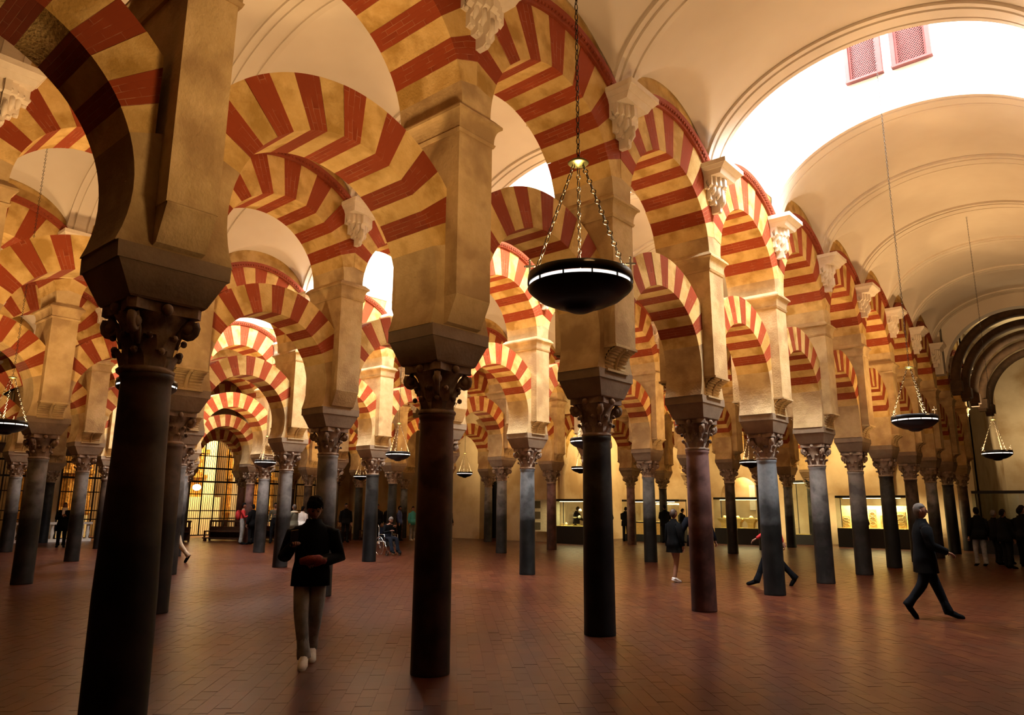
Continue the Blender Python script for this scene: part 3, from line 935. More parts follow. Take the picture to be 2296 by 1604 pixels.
# transverse wall with a large arch closing the first aisle, dark ribs beyond
def big_arch_wall(y, hw, zs, rise, th, mat, name):
    b = MB(); n = 40; top = 10.2
    pts = [(AISLE_X[0] - hw * math.cos(PI * i / n), zs + rise * math.sin(PI * i / n)) for i in range(n + 1)]
    for i in range(n):
        (xa, za), (xb_, zb_) = pts[i], pts[i + 1]
        b.prism([(xa, za), (xb_, zb_), (xb_, top), (xa, top)][::-1], y, y + th, 'y')
    return b.mesh(name, M[mat])
o = struct('wall_end_arch', big_arch_wall(colY(9) + .25, 2.22, 6.5, 2.0, .45, 'vault', 'wall_end_arch'))
b = MB()
for s in (-1, 1):
    b.box((AISLE_X[0] + s * 2.45, colY(9) + .48, 8.2), (.32, .46, 3.6))
obj('jamb', b.mesh('jamb', M['vault']), o)
for q, yy in enumerate((31.2, 33.2, 35.2, 37.2, 39.2)):
    b = MB(); n = 40; hw_ = 2.35; cx = AISLE_X[0]
    prof = [(-.2, 0), (-.2, -.16), (-.09, -.28), (.09, -.28), (.2, -.16), (.2, 0)]
    v = []; f = []
    for i in range(n + 1):
        t = PI * i / n
        for y_, o_ in prof:
            v.append((cx + (hw_ + o_) * math.cos(t), yy + y_, 6.3 + (2.5 + o_) * math.sin(t)))
    for i in range(n):
        for k in range(len(prof) - 1): f.append((i * 6 + k, i * 6 + k + 1, (i + 1) * 6 + k + 1, (i + 1) * 6 + k))
        f.append((i * 6 + 5, i * 6, (i + 1) * 6, (i + 1) * 6 + 5))
    b.add(v, f, 0, True)
    for s in (-1, 1):
        b.box((cx + s * (hw_ - .15), yy, 6.15), (.36, .42, .4)); b.box((cx + s * (hw_ - .12), yy, 5.9), (.28, .3, .12))
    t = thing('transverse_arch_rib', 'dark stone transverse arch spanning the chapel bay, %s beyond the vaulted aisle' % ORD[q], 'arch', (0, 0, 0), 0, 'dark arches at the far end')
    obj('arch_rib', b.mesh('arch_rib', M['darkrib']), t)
b = MB(); b.box((AISLE_X[0], 38, 9.75), (6, 17, .3)); struct('ceiling_chapel', b.mesh('ceiling_chapel', M['wall']))
area('chapel_light', (AISLE_X[0] - 1.9, 35.5, 5.4), (.1, 0, 1), .4, 6, 260, (1.0, .78, .45), 160)

# left wall with arched openings and iron grilles into the lit choir
XW = -37.5
OPEN = [(7.4, 1.3, 5.5), (10.4, 1.3, 5.5), (13.4, 1.3, 5.5), (16.35, 1.2, 5.5), (19.45, 1.35, 3.75), (22.6, 1.15, 3.6), (25.6, 1.15, 3.6)]
b = MB(); ys = -7; z1 = 9.2; th = .6
for yc, hw, zs in OPEN:
    b.box((XW - th / 2, (ys + yc - hw) / 2, z1 / 2), (th, yc - hw - ys, z1))
    n = 16; pts = [(yc - hw * math.cos(PI * i / n), zs + hw * math.sin(PI * i / n)) for i in range(n + 1)]
    for i in range(n):
        (ya, za), (yb_, zb_) = pts[i], pts[i + 1]
        b.prism([(ya, za), (yb_, zb_), (yb_, z1), (ya, z1)], XW - th, XW)
    ys = yc + hw
b.box((XW - th / 2, (ys + YB + .5) / 2, z1 / 2), (th, YB + .5 - ys, z1))
struct('wall_left', b.mesh('wall_left', M['wall']))
gl_where = ['left of the first pale pilaster', 'behind the balustrade', 'behind the woman with the scarf', 'beside the thick foreground column', 'tall, framed by small striped arches', 'behind the man in the phone pose', 'beside the wheelchair user']
for q, (yc, hw, zs) in enumerate(OPEN):
    t = thing('iron_grille', 'black iron grille in front of gilded choir, %s' % gl_where[q], 'grille', (XW + .08, yc, 0), 0, 'iron grilles of the choir')
    n = 12 if q == 4 else 11
    bars = []
    for i in range(n * 2 + 1):
        y = -hw + 2 * hw * i / (n * 2)
        big = (i % 6 == 0)
        ztop = zs + math.sqrt(max(0, hw * hw - y * y))
        bb = MB(); w = .055 if big else .02
        bb.box((0, y, (0.1 + ztop) / 2), (w, w, ztop - .1))
        obj('upright_bar', bb.mesh('upright_bar', M['iron']), t)
    for z in (.1, .95, 1.35, 2.2, 2.85, 3.55, 4.2):
        w_ = hw if z < zs else math.sqrt(max(.01, hw * hw - (z - zs) ** 2))
        bb = MB(); bb.box((0.01, 0, z), (.06, 2 * w_, .05 if z not in (2.85, 3.55) else .09))
        obj('cross_bar', bb.mesh('cross_bar', M['iron']), t)
    if q < 4:
        bb = MB(); bb.box((.02, 0, 4.02), (.14, 2 * hw, .34)); bb.box((.06, 0, 4.22), (.2, 2 * hw, .06)); bb.box((.06, 0, 3.84), (.2, 2 * hw, .06)); obj('carved_frieze', bb.mesh('carved_frieze', M['wood']), t)
    bb = MB(); bb.tube([(0, -hw * math.cos(PI * i / 16), zs + hw * math.sin(PI * i / 16)) for i in range(17)], .045, 6)
    obj('arched_rail', bb.mesh('arched_rail', M['iron']), t)
# choir room behind
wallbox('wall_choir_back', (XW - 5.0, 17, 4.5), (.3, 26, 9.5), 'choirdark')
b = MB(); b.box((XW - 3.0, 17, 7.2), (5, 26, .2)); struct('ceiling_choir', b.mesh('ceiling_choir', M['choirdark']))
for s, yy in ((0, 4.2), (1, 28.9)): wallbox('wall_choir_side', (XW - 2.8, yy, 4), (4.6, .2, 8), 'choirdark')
for q, yc in enumerate((8.9, 13.4, 19.45, 24.1)):
    t = thing('gilded_altarpiece', 'gilded carved altarpiece behind the iron grille, %s from the left' % ORD[q], 'altarpiece', (XW - 4.5, yc, 0), 0, 'altarpieces in the choir')
    b = MB(); b.box((0, 0, 2.9), (.25, 3.2, 4.2)); obj('panel', b.mesh('panel', M['gold']), t)
    for y in (-1.35, -.45, .45, 1.35):
        b = MB(); b.lathe([(.13, 1.5), (.09, 1.6), (.11, 2.2), (.08, 3.0), (.12, 3.1), (.13, 3.2)], 12, (.22, y, 0)); b.lathe([(.11, 3.4), (.08, 3.5), (.09, 4.4), (.12, 4.6)], 12, (.22, y, 0))
        obj('twisted_column', b.mesh('twisted_column', M['gold']), t)
    b = MB(); b.box((.2, 0, 1.35), (.5, 3.3, .3)); b.box((.2, 0, 3.3), (.45, 3.3, .18)); b.box((.2, 0, 4.75), (.45, 3.4, .22)); b.lathe([(1.4, 0), (1.2, .3), (.5, .8), (.05, 1.0)], 24, (0, 0, 4.9), sx=.15)
    obj('cornice', b.mesh('cornice', M['gold']), t)
    b = MB(); b.box((.5, 0, .55 if q != 2 else 1.05), (.9, 2.6 if q != 2 else 4.6, 1.1 if q != 2 else 2.1)); obj('altar_table', b.mesh('altar_table', M['chapelwall']), t)
    if q == 2:
        for yy_ in (-1.9, 1.9):
            b = MB(); b.box((.15, yy_, 4.2), (.3, .75, 4.2)); obj('side_pilaster', b.mesh('side_pilaster', M['chapelwall']), t)
t = thing('sanctuary_lamp', 'glowing white lamp seen through the tall arched grille', 'lamp', (XW - 2.2, 19.6, 2.6))
b = MB(); b.ball((0, 0, 0), .22, 12, 8, sq=(1, 1, .8)); obj('lamp_globe', b.mesh('lamp_globe', M['lampglow']), t)
b = MB(); b.tube([(0, 0, .15), (0, 0, 4.52)], .01, 6); obj('hanger', b.mesh('hanger', M['iron']), t)
for yc, pw in ((7.4, 60), (13.4, 90), (19.45, 1100), (25.0, 260)):
    area('choir_light', (XW - 1.6, yc, 6.6), (-.5, 0, -1), 1.2, 2.0, pw, (1.0, .74, .36))
# stone balustrade
t = thing('stone_balustrade', 'low pale stone balustrade behind the woman with the scarf', 'balustrade', (XW + .9, 11.6, 0))
b = MB(); b.box((0, 0, .06), (.3, 3.4, .12)); obj('plinth', b.mesh('plinth', M['bracket']), t)
b = MB(); b.box((0, 0, .80), (.28, 3.4, .10)); obj('handrail', b.mesh('handrail', M['bracket']), t)
bal = MB(); bal.lathe([(.07, .12), (.05, .2), (.09, .38), (.05, .6), (.07, .75)], 12)
bm = bal.mesh('baluster', M['bracket'])
for i in range(14): obj('baluster', bm, t, (0, -1.55 + i * .24, 0))

# ------------------------------------------------------------------ hanging bowl lamps
def link_mesh(top):
    return None
def chain_pts(b, p0, p1, r_link=.016, wire=.0035, pitch=.075):
    """alternating round and long links from p0 to p1"""
    p0, p1 = Vector(p0), Vector(p1); d = p1 - p0; L_ = d.length; d.normalize()
    a = d.orthogonal().normalized(); c = d.cross(a)
    n = max(2, int(L_ / pitch)); step = L_ / n
    for i in range(n):
        m0 = p0 + d * (step * (i + .18)); m1 = p0 + d * (step * (i + .66))
        b.tube([m0 + (a * math.cos(q) + d * math.sin(q)) * r_link for q in [2 * PI * z / 8 for z in range(8)]], wire, 4, closed=True)
        pts = []
        hl = step * .36
        for z in range(8):
            q = 2 * PI * z / 8
            pts.append(m1 + c * (math.cos(q) * r_link * .6) + d * (math.sin(q) * hl))
        b.tube(pts, wire, 4, closed=True)
def lamp_meshes():
    out = {}
    b = MB(); b.lathe([(.0, -.155), (.05, -.152), (.09, -.135), (.10, -.12), (.17, -.105), (.25, -.07), (.31, -.02), (.325, .0), (.322, .004), (.24, -.05), (.1, -.09), (0, -.1)], 48, cap=False)
    out['bowl'] = b.mesh('bowl', M['bowl'])
    b = MB(); b.lathe([(.318, .004), (.318, .024), (.308, .024), (.308, .004)], 48, cap=False)
    out['light_ring'] = b.mesh('light_ring', M['glowring'])
    b = MB(); b.lathe([(.322, .026), (.327, .03), (.322, .085), (.314, .09), (.306, .086), (.31, .03), (.322, .026)], 48, cap=False)
    for i in range(12):
        a = 2 * PI * i / 12 + .1
        b.box((.318 * math.cos(a), .318 * math.sin(a), .014), (.014, .008, .03), rz=a)
    out['rim_band'] = b.mesh('rim_band', M['bowl'])
    b = MB(); b.lathe([(0, .86), (.05, .855), (.068, .84), (.06, .832), (.02, .82), (0, .815)], 24, cap=False)
    out['brass_disc'] = b.mesh('brass_disc', M['brass'])
    b = MB(); chain_pts(b, (0, 0, .87), (0, 0, 9.02 - 2.93)); out['main_chain'] = b.mesh('main_chain', M['bowl'])
    b = MB(); chain_pts(b, (0, 0, .87), (0, 0, 12.41 - 2.93)); out['long_chain'] = b.mesh('main_chain', M['bowl'])
    b = MB(); chain_pts(b, (.30, 0, .08), (.03, 0, .83)); out['side_chain'] = b.mesh('side_chain', M['chainiron'])
    b = MB(); b.box((0, 0, .05), (.012, .012, .10)); b.box((0, 0, .065), (.012, .05, .012)); b.ball((0, 0, .105), .009, 6, 4); b.ball((0, .028, .065), .008, 6, 4); b.ball((0, -.028, .065), .008, 6, 4)
    out['small_cross'] = b.mesh('small_cross', M['bowl'])
    return out
LM = lamp_meshes()
def make_lamp(k, y, label):
    x = AISLE_X[k]
    t = thing('hanging_bowl_lamp', label, 'hanging lamp', (x, y, 2.93), rng.uniform(0, 1) if (k, y) != (0, 3.53) else R(102), 'bronze bowl lamps hung on chains')
    obj('bowl', LM['bowl'], t); obj('light_ring', LM['light_ring'], t); obj('rim_band', LM['rim_band'], t)
    obj('brass_disc', LM['brass_disc'], t); obj('main_chain', LM['long_chain' if 11.5 < y < 14 else 'main_chain'], t)
    for q in range(3):
        obj('side_chain', LM['side_chain'], t, (0, 0, 0), (0, 0, 2 * PI * q / 3 + .4))
        if q < 2: obj('small_cross', LM['small_cross'], t, (.312 * math.cos(PI * q + .4 + PI / 2), .312 * math.sin(PI * q + .4 + PI / 2), .088), (0, 0, PI * q + .4))
    area('lamp_uplight', (x, y, 3.0), (0, 0, 1), .5, .5, LAMP_POWER * {(0, 3.53): .70, (1, 3.53): .95}.get((k, y), (1.35 if y > 15 else .9) if k == 0 else 1), WARM)
labs = {(0, 0): 'large dark bronze bowl lamp hanging in the foreground near the centre', (0, 1): 'dark bowl lamp low under the bright vault, left of the elderly man',
 (0, 2): 'dark bowl lamp at the far right end of the vaulted aisle', (1, 0): 'bowl lamp half hidden behind the huge foreground column', (1, 1): 'bowl lamp hidden behind the black column of the nearest arcade',
 (1, 2): 'bowl lamp partly behind the blue-grey column of the nearest arcade', (2, 0): 'bowl lamp cut by the left edge of the picture', (2, 1): 'bowl lamp left of the red-brown column, near the wheelchair user',
 (2, 2): 'far bowl lamp behind the black column, near the lit showcases', (3, 1): 'far bowl lamp in front of the choir screens, left of the man with phone', (3, 2): 'small far bowl lamp just right of the red-brown column',
 (4, 1): 'small bowl lamp beside the tall arched choir grille', (4, 2): 'tiny far bowl lamp before the back wall grilles', (3, 0): 'bowl lamp beyond the left edge, fourth aisle', (4, 0): 'bowl lamp beyond the left edge, fifth aisle'}
LYS = [3.53, 12.4, 20.9]
for (k, q), lab in labs.items():
    make_lamp(k, {(2, 0): 3.78, (2, 1): 12.59, (3, 2): 21.4}.get((k, q), LYS[q]), lab)

# ------------------------------------------------------------------ people
def skinned(verts, edges, radii):
    me = bpy.data.meshes.new('tmp_skin'); me.from_pydata(verts, edges, [])
    o = bpy.data.objects.new('tmp_skin', me); C.objects.link(o)
    md = o.modifiers.new('s', 'SKIN'); md.use_smooth_shade = True
    sv = me.skin_vertices[0].data
    for i, r_ in enumerate(radii):
        sv[i].radius = r_ if isinstance(r_, tuple) else (r_, r_)
        sv[i].use_root = (i == 0)
    o.modifiers.new('u', 'SUBSURF').levels = 1
    dg = bpy.context.evaluated_depsgraph_get()
    dg.update()
    ev = o.evaluated_get(dg)
    m2 = bpy.data.meshes.new_from_object(ev)
    vs = [tuple(v.co) for v in m2.vertices]; fs = [tuple(p.vertices) for p in m2.polygons]
    bpy.data.objects.remove(o); bpy.data.meshes.remove(me); bpy.data.meshes.remove(m2)
    return vs, fs

def person(label, loc, rz, pose, mats, h=1.7, group='visitors', coat=None, hair='hair', hairlen=0, bag=None, female=False, look=(0, 0), z0=0.0, puff=0.0):
    """pose: dict joint -> (x, y, z) for a figure 1.70 m tall that faces +Y"""
    P = dict(pel=(0, 0, .94), wai=(0, -.005, 1.08), che=(0, 0, 1.27), nek=(0, -.005, 1.44), hed=(0, .01, 1.52),
             sL=(-.17, 0, 1.39), sR=(.17, 0, 1.39), eL=(-.235, -.02, 1.12), eR=(.235, -.02, 1.12), wL=(-.25, .06, .88), wR=(.25, .06, .88),
             hL=(-.09, 0, .90), hR=(.09, 0, .90), kL=(-.10, .02, .50), kR=(.10, .02, .50), aL=(-.10, -.02, .085), aR=(.10, -.02, .085), tL=(-.12, .13, .035), tR=(.12, .13, .035))
    P.update(pose)
    names = list(P); ix = {n: i for i, n in enumerate(names)}
    E_ = [('pel', 'wai'), ('wai', 'che'), ('che', 'nek'), ('nek', 'hed'), ('che', 'sL'), ('che', 'sR'), ('sL', 'eL'), ('sR', 'eR'), ('eL', 'wL'), ('eR', 'wR'),
          ('pel', 'hL'), ('pel', 'hR'), ('hL', 'kL'), ('hR', 'kR'), ('kL', 'aL'), ('kR', 'aR'), ('aL', 'tL'), ('aR', 'tR')]
    rad = dict(pel=(.15, .11), wai=(.135, .105), che=(.15, .115), nek=.058, hed=.055, sL=.072, sR=.072, eL=.05, eR=.05, wL=.034, wR=.034, hL=.105, hR=.105, kL=.066, kR=.066, aL=.045, aR=.045, tL=.036, tR=.036)
    if mats.get('legs') != 'skin':
        for q_ in 'LR': rad['k' + q_] = .082; rad['a' + q_] = .058
    if female: rad['wai'] = (.115, .09); rad['che'] = (.135, .11)
    vs, fs = skinned([P[n] for n in names], [(ix[a], ix[b_]) for a, b_ in E_], [rad[n] for n in names])
    # materials: 0 top 1 trousers 2 skin 3 shoes 4 hair/eyes 5 calf
    zone = {('pel', 'wai'): 1, ('wai', 'che'): 0, ('che', 'nek'): 0, ('nek', 'hed'): 2, ('che', 'sL'): 0, ('che', 'sR'): 0, ('sL', 'eL'): 0, ('sR', 'eR'): 0, ('eL', 'wL'): 0, ('eR', 'wR'): 0,
            ('pel', 'hL'): 1, ('pel', 'hR'): 1, ('hL', 'kL'): 1, ('hR', 'kR'): 1, ('kL', 'aL'): 5, ('kR', 'aR'): 5, ('aL', 'tL'): 3, ('aR', 'tR'): 3}
    A = np.array([P[a] for a, b_ in E_]); Bv = np.array([P[b_] for a, b_ in E_])
    V = np.array(vs)
    b = MB()
    cen = np.array([V[list(f)].mean(0) for f in fs])
    d = Bv - A; tt = np.clip(np.einsum('ijk,jk->ij', cen[:, None] - A[None], d) / (d * d).sum(1)[None], 0, 1)
    dist = np.linalg.norm(cen[:, None] - (A[None] + tt[..., None] * d[None]), axis=2)
    near = dist.argmin(1)
    o_ = len(b.v); b.v += vs
    for f, q in zip(fs, near):
        b.f.append(f); b.mi.append(zone[E_[q]]); b.sm.append(True)
    # head
    hx, hy, hz = P['hed']; yaw_, pit = look
    Rm = Euler((pit, 0, yaw_)).to_matrix()
    def H(x, y, z): return tuple(Vector((hx, hy + .005, hz + .035)) + Rm @ Vector((x, y, z + .06)))
    hv = []; n1, k1 = 16, 12
    hb = MB(); hb.ball((0, 0, 0), 1, n1, k1)
    for (x, y, z) in hb.v:
        X, Y_, Z = x * .073, y * .092, z * .115
        if z < -.1: X *= 1 + .33 * (z + .1); Y_ *= (1 + .22 * (z + .1)) if y > 0 else (1 + .5 * (z + .1))
        if y > .55 and -.5 < z < .35: Y_ -= .006 * (abs(x) > .18) * (abs(x) < .6) * (z > -.05)
        hv.append(H(X, Y_, Z))
    b.add(hv, hb.f, 2, True)
    nb = MB(); nb.tube([(0, .082, .022), (0, .090, .0), (0, .097, -.022), (0, .092, -.034), (0, .074, -.038)], [.006, .009, .013, .012, .008], 8); b.add([H(*p) for p in nb.v], nb.f, 2, True)
    for s in (-1, 1):
        nb = MB(); nb.ball((s * .073, -.005, -.005), .03, 8, 6, sq=(.35, .7, 1.1)); b.add([H(*p) for p in nb.v], nb.f, 2, True)
        nb = MB(); nb.ball((s * .029, .081, .012), .011, 8, 6, sq=(1.2, .7, .8)); b.add([H(*p) for p in nb.v], nb.f, 4, True)
        nb = MB(); nb.tube([(s * .014, .09, .03), (s * .03, .088, .036), (s * .045, .078, .03)], .005, 5); b.add([H(*p) for p in nb.v], nb.f, 4, True)
    nb = MB(); nb.tube([(-.022, .066, -.060), (0, .073, -.058), (.022, .066, -.060)], .006, 6); b.add([H(*p) for p in nb.v], nb.f, 6, True)
    # hands
    for s, w, e in ((-1, 'wL', 'eL'), (1, 'wR', 'eR')):
        w_ = Vector(P[w]); dr = (w_ - Vector(P[e])).normalized()
        side = dr.cross(Vector((0, 0, 1)))
        if side.length < .2: side = Vector((1, 0, 0))
        side.normalize(); nor = side.cross(dr)
        hd = MB()
        palm0, palm1 = w_ - dr * .01, w_ + dr * .085
        hd.tube([palm0, w_ + dr * .03, palm1, palm1 + dr * .012], [.024, .036, .042, .03], 8, flat=.5)
        for q, (off, ln) in enumerate(((-.030, .068), (-.010, .078), (.010, .072), (.030, .058))):
            p0 = palm1 + side * off
            curl = nor * (-.35)
            hd.tube([p0 - dr * .01, p0 + (dr + curl * .5).normalized() * ln * .45, p0 + (dr + curl * 1.2).normalized() * ln * .8, p0 + (dr + curl * 2.2).normalized() * ln], [.0095, .009, .008, .006], 6)
        p0 = w_ + dr * .03 + side * (-s) * .03
        hd.tube([p0, p0 + (side * (-s) * .8 + dr * .7).normalized() * .032, p0 + (side * (-s) * .5 + dr).normalized() * .06], [.012, .0105, .007], 6)
        b.add(hd.v, hd.f, 7 if mats.get('glove') else 2, True)
    # shoes
    for k_ in ('L', 'R'):
        a_, t_ = Vector(P['a' + k_]), Vector(P['t' + k_])
        dd = (t_ - a_); dd.normalize()
        heel = a_ - dd * .055 - Vector((0, 0, .045)) * (1 if abs(dd.z) < .6 else .3)
        toe = t_ + dd * .075 + Vector((0, 0, -.002))
        hd = MB(); up_ = Vector((0, 0, 1))
        hd.tube([heel + up_ * .02, heel.lerp(toe, .2) + up_ * .03, heel.lerp(toe, .55) + up_ * .012, heel.lerp(toe, .85) + up_ * .0, toe], [.036, .050, .050, .047, .022], 10, flat=.85)
        if mats.get('shoes') == 'white':
            hd.tube([heel - dd * .012 + up_ * -.012, heel.lerp(toe, .5) + up_ * -.022, toe + dd * .012 + up_ * -.016], [.040, .050, .030], 10, flat=.32)
            hd.tube([a_ + up_ * .02, a_ + up_ * -.01], [.05, .055], 10)
        b.add(hd.v, hd.f, 3, True)
        if mats.get('legs') != 'skin':
            kk = Vector(P['k' + k_]); sh_ = (kk - a_).normalized()
            hd = MB(); hd.tube([a_ + sh_ * .22, a_ + sh_ * .10, a_ + sh_ * .03, a_ - sh_ * .015], [.058, .064, .072, .070], 12); b.add(hd.v, hd.f, 5, True)
    sc = h / 1.70
    t = thing('person', label, 'person', (loc[0], loc[1], z0), rz, group)
    t.scale = (sc, sc, sc)
    mm = [M[mats.get('top', 'black')], M[mats.get('legs', 'trousers')], M['skin'], M[mats.get('shoes', 'black')], M['eye'], M[mats.get('calf', mats.get('legs', 'trousers'))], M['skin'], M[mats.get('glove') or 'skin']]
    obj('body', b.mesh('body', mm), t)
    # hair
    hb2 = MB(); hh = MB(); hh.ball((0, 0, 0), 1, 26, 20)
    hv = []
    for (x, y, z) in hh.v:
        rr_ = 1.0 + (.04 + puff * .16) * math.sin(x * 11 + y * 9 + 1) * math.sin(z * 10 + x * 5)
        vol = puff * max(0, z + .15)
        X, Y_, Z = x * .082 * rr_ * (1 + vol), y * .098 * rr_ * (1 + vol * .7) - .004, z * .122 * rr_ * (1 + vol * .6) + .006
        low = y > -.1 and z < (.30 if abs(x) < .75 else .0) and y > .1
        if (y > .15 and z < .42) or (z < -.55 and hairlen == 0) or (z < -.25 and y > -.3 and hairlen == 0):
            X *= .80; Y_ *= .80; Z *= .86
        if hairlen and z < -.1 and y < .3: Z -= hairlen * (-z - .1); X *= 1.05
        hv.append(H(X, Y_, Z))
    hb2.add(hv, hh.f, 0, True)
    obj('hair', hb2.mesh('hair', M[hair]), t)
    if coat:
        # open-bottomed coat following the torso: (z, half width, half depth)
        cb = MB(); rings = coat.get('rings') or [(coat['hem'], .235, .17), (coat['hem'] + .25, .215, .155), (1.0, .195, .145), (1.12, .185, .14), (1.28, .20, .145), (1.40, .165, .11), (1.455, .09, .08), (1.50, .074, .070)]
        n = 28; v = []; f = []
        for z, a_, d_ in rings:
            cx_, cy_ = (P['pel'][0], P['pel'][1])
            if z > 1.0:
                tt_ = min(1, (z - .94) / .33); cx_ = P['pel'][0] * (1 - tt_) + P['che'][0] * tt_; cy_ = P['pel'][1] * (1 - tt_) + P['che'][1] * tt_
            if z > 1.3: cx_, cy_ = P['che'][0], P['che'][1]
            for i in range(n):
                an = 2 * PI * i / n
                wob = 1 + .03 * math.sin(an * 5) * (1.1 - min(1, max(0, z - .7)))
                v.append((cx_ + a_ * math.cos(an) * wob, cy_ + d_ * math.sin(an) * wob, z))
        for k in range(len(rings) - 1):
            for i in range(n):
                j = (i + 1) % n; f.append((k * n + i, k * n + j, (k + 1) * n + j, (k + 1) * n + i))
        v2 = [(p[0] * .97, p[1] * .97, p[2]) for p in v[:n]]
        v += v2
        B0 = len(rings) * n
        for i in range(n):
            j = (i + 1) % n; f.append((B0 + i, B0 + j, j, i))
        cb.add(v, f, 0, True)
        for s_, (sh, el, wr) in ((-1, ('sL', 'eL', 'wL')), (1, ('sR', 'eR', 'wR'))):
            S, Ee, W_ = Vector(P[sh]), Vector(P[el]), Vector(P[wr])
            cb.tube([S * .96 + Vector((0, 0, .01 * 1)), S.lerp(Ee, .15), S.lerp(Ee, .55), Ee, Ee.lerp(W_, .5), W_], [.062, .088, .080, .074, .064, .054], 12)
        obj(coat.get('name', 'coat'), cb.mesh('coat', M[coat['mat']]), t)
    if bag:
        bb = MB(); bb.ball((0, -.21, 1.22), .17, 12, 8, sq=(.85, .6, 1.25)); bb.box((-.1, -.09, 1.4), (.035, .25, .02)); bb.box((.1, -.09, 1.4), (.035, .25, .02))
        obj('backpack', bb.mesh('backpack', M[bag]), t)
    return t, P

def face_dir(x, y, dx, dy):
    """rotation so that local +Y points along (dx, dy)"""
    return math.atan2(-dx, dy)
def toward_cam(x, y): return face_dir(x, y, -x, -y)

# --- man walking to the camera with a phone
mx, my = -6.79, 4.68
tm, PM = person('young man in black jacket and faded jeans walking forward, holding up a phone', (mx, my), toward_cam(mx, my), dict(
    sL=(-.185, 0, 1.39), sR=(.185, 0, 1.39),
    eR=(.285, -.05, 1.10), wR=(.205, .20, 1.22), eL=(-.29, -.03, 1.09), wL=(-.08, .20, 1.06),
    kR=(.075, .10, .50), aR=(.02, .12, .095), tR=(.03, .26, .04), kL=(-.075, -.02, .49), aL=(-.05, -.22, .14), tL=(-.06, -.10, .05), hed=(0, .035, 1.51)),
    dict(top='black', legs='jeans', shoes='white', glove=None), 1.665, coat=dict(mat='black', hem=.80, name='jacket', rings=[(.80, .205, .15), (.95, .20, .15), (1.05, .18, .14), (1.15, .18, .14), (1.28, .20, .145), (1.40, .17, .115), (1.46, .095, .085), (1.50, .08, .08)]), hair='hair', bag='black', look=(.1, -.40), group=None, puff=.34)
b = MB(); b.box((0, 0, 0), (.078, .012, .165)); ph = tag(obj('phone', b.mesh('phone', M['phone'])), 'black phone held up in the raised hand of the young man', 'phone')
fm = Matrix.Translation((mx, my, 0)) @ Matrix.Rotation(toward_cam(mx, my), 4, 'Z')
ph.matrix_world = fm @ Matrix.Translation((.185, .285, 1.283)) @ Matrix.Rotation(-.35, 4, 'X') @ Matrix.Rotation(.5, 4, 'Z')
b = MB()
b.ball((0, 0, 0), .07, 14, 10, sq=(1.5, .7, .75)); b.tube([(-.12, 0, .0), (-.05, .03, .02), (.05, .03, .015), (.13, 0, .0)], [.03, .05, .05, .035], 10)
b.box((-.10, .045, .035), (.07, .01, .012), 1)
gb = tag(obj('knitted_hat', b.mesh('knitted_hat', [M['glove'], M['white']])), 'crumpled dark red knitted hat held at the waist of the young man', 'hat')
gb.matrix_world = fm @ Matrix.Translation((-.02, .27, 1.045))

# --- elderly man in a black coat, right
ox, oy = -2.62, 12.85
person('elderly grey-haired man in long black coat striding right and looking up', (ox, oy), face_dir(ox, oy, .80, .42), dict(
    kL=(-.09, .14, .50), aL=(-.08, .28, .09), tL=(-.08, .42, .04), kR=(.09, -.10, .50), aR=(.08, -.34, .19), tR=(.08, -.25, .06),
    eL=(-.24, .04, 1.10), wL=(-.18, .27, 1.02), eR=(.24, .03, 1.10), wR=(.17, .26, 1.0)),
    dict(top='black', legs='trousers', shoes='black'), 1.67, coat=dict(mat='black', hem=.68), hair='greyhair', look=(-.25, .18), group=None)
# --- visitor in shorts
sx_, sy_ = -8.08, 15.1
person('woman in short black hooded jacket with bare legs and white shoes', (sx_, sy_), face_dir(0, 0, .35, .9), dict(
    kL=(-.05, .10, .49), aL=(-.02, -.02, .09), tL=(-.02, .11, .035), kR=(.06, .0, .50), aR=(.06, -.08, .09), tR=(.06, .05, .035), eL=(-.24, 0, 1.1), wL=(-.27, .02, .84), eR=(.24, 0, 1.1), wR=(.25, .05, .86)),
    dict(top='black', legs='skin', shoes='white'), 1.56, coat=dict(mat='black', hem=.70, name='jacket'), hair='brownhair', female=True, group=None)
person('person in wide dark jacket mostly hidden behind the mauve column', (-8.02, 16.1), face_dir(0, 0, -.6, .8), dict(eL=(-.33, 0, 1.12), wL=(-.42, .03, .90), eR=(.33, 0, 1.12), wR=(.42, .03, .88)),
    dict(top='navy', legs='trousers'), 1.70, coat=dict(mat='navy', hem=.74), group=None)
person('person with red sleeve striding left behind the blue-grey column', (-6.15, 15.9), face_dir(0, 0, -.8, -.35), dict(kL=(-.08, .2, .52), aL=(-.08, .38, .09), tL=(-.08, .52, .05), kR=(.08, -.12, .5), aR=(.08, -.42, .16), tR=(.08, -.34, .05), eL=(-.22, .12, 1.13), wL=(-.2, .34, .98), eR=(.22, -.15, 1.12), wR=(.22, -.22, .88)),
    dict(top='red', legs='trousers', shoes='black'), 1.70, group=None)
person('person walking right, only a khaki trouser leg shows past the foreground column', (-21.25, 9.95), face_dir(0, 0, -.75, -.6), dict(kL=(-.08, .20, .52), aL=(-.08, .36, .09), tL=(-.08, .50, .05), kR=(.08, -.16, .5), aR=(.08, -.45, .18), tR=(.08, -.38, .06)),
    dict(top='black', legs='beige', shoes='black'), 1.70, coat=dict(mat='black', hem=.78), group=None)
person('woman in long dark coat and pale scarf reading a leaflet on the left', (-32.0, 10.6), toward_cam(-32, 10.6), dict(eL=(-.23, .05, 1.12), wL=(-.07, .22, 1.20), eR=(.23, .05, 1.12), wR=(.06, .24, 1.22)),
    dict(top='black', legs='trousers'), 1.66, coat=dict(mat='black', hem=.62), hair='brownhair', hairlen=.12, female=True, group=None)
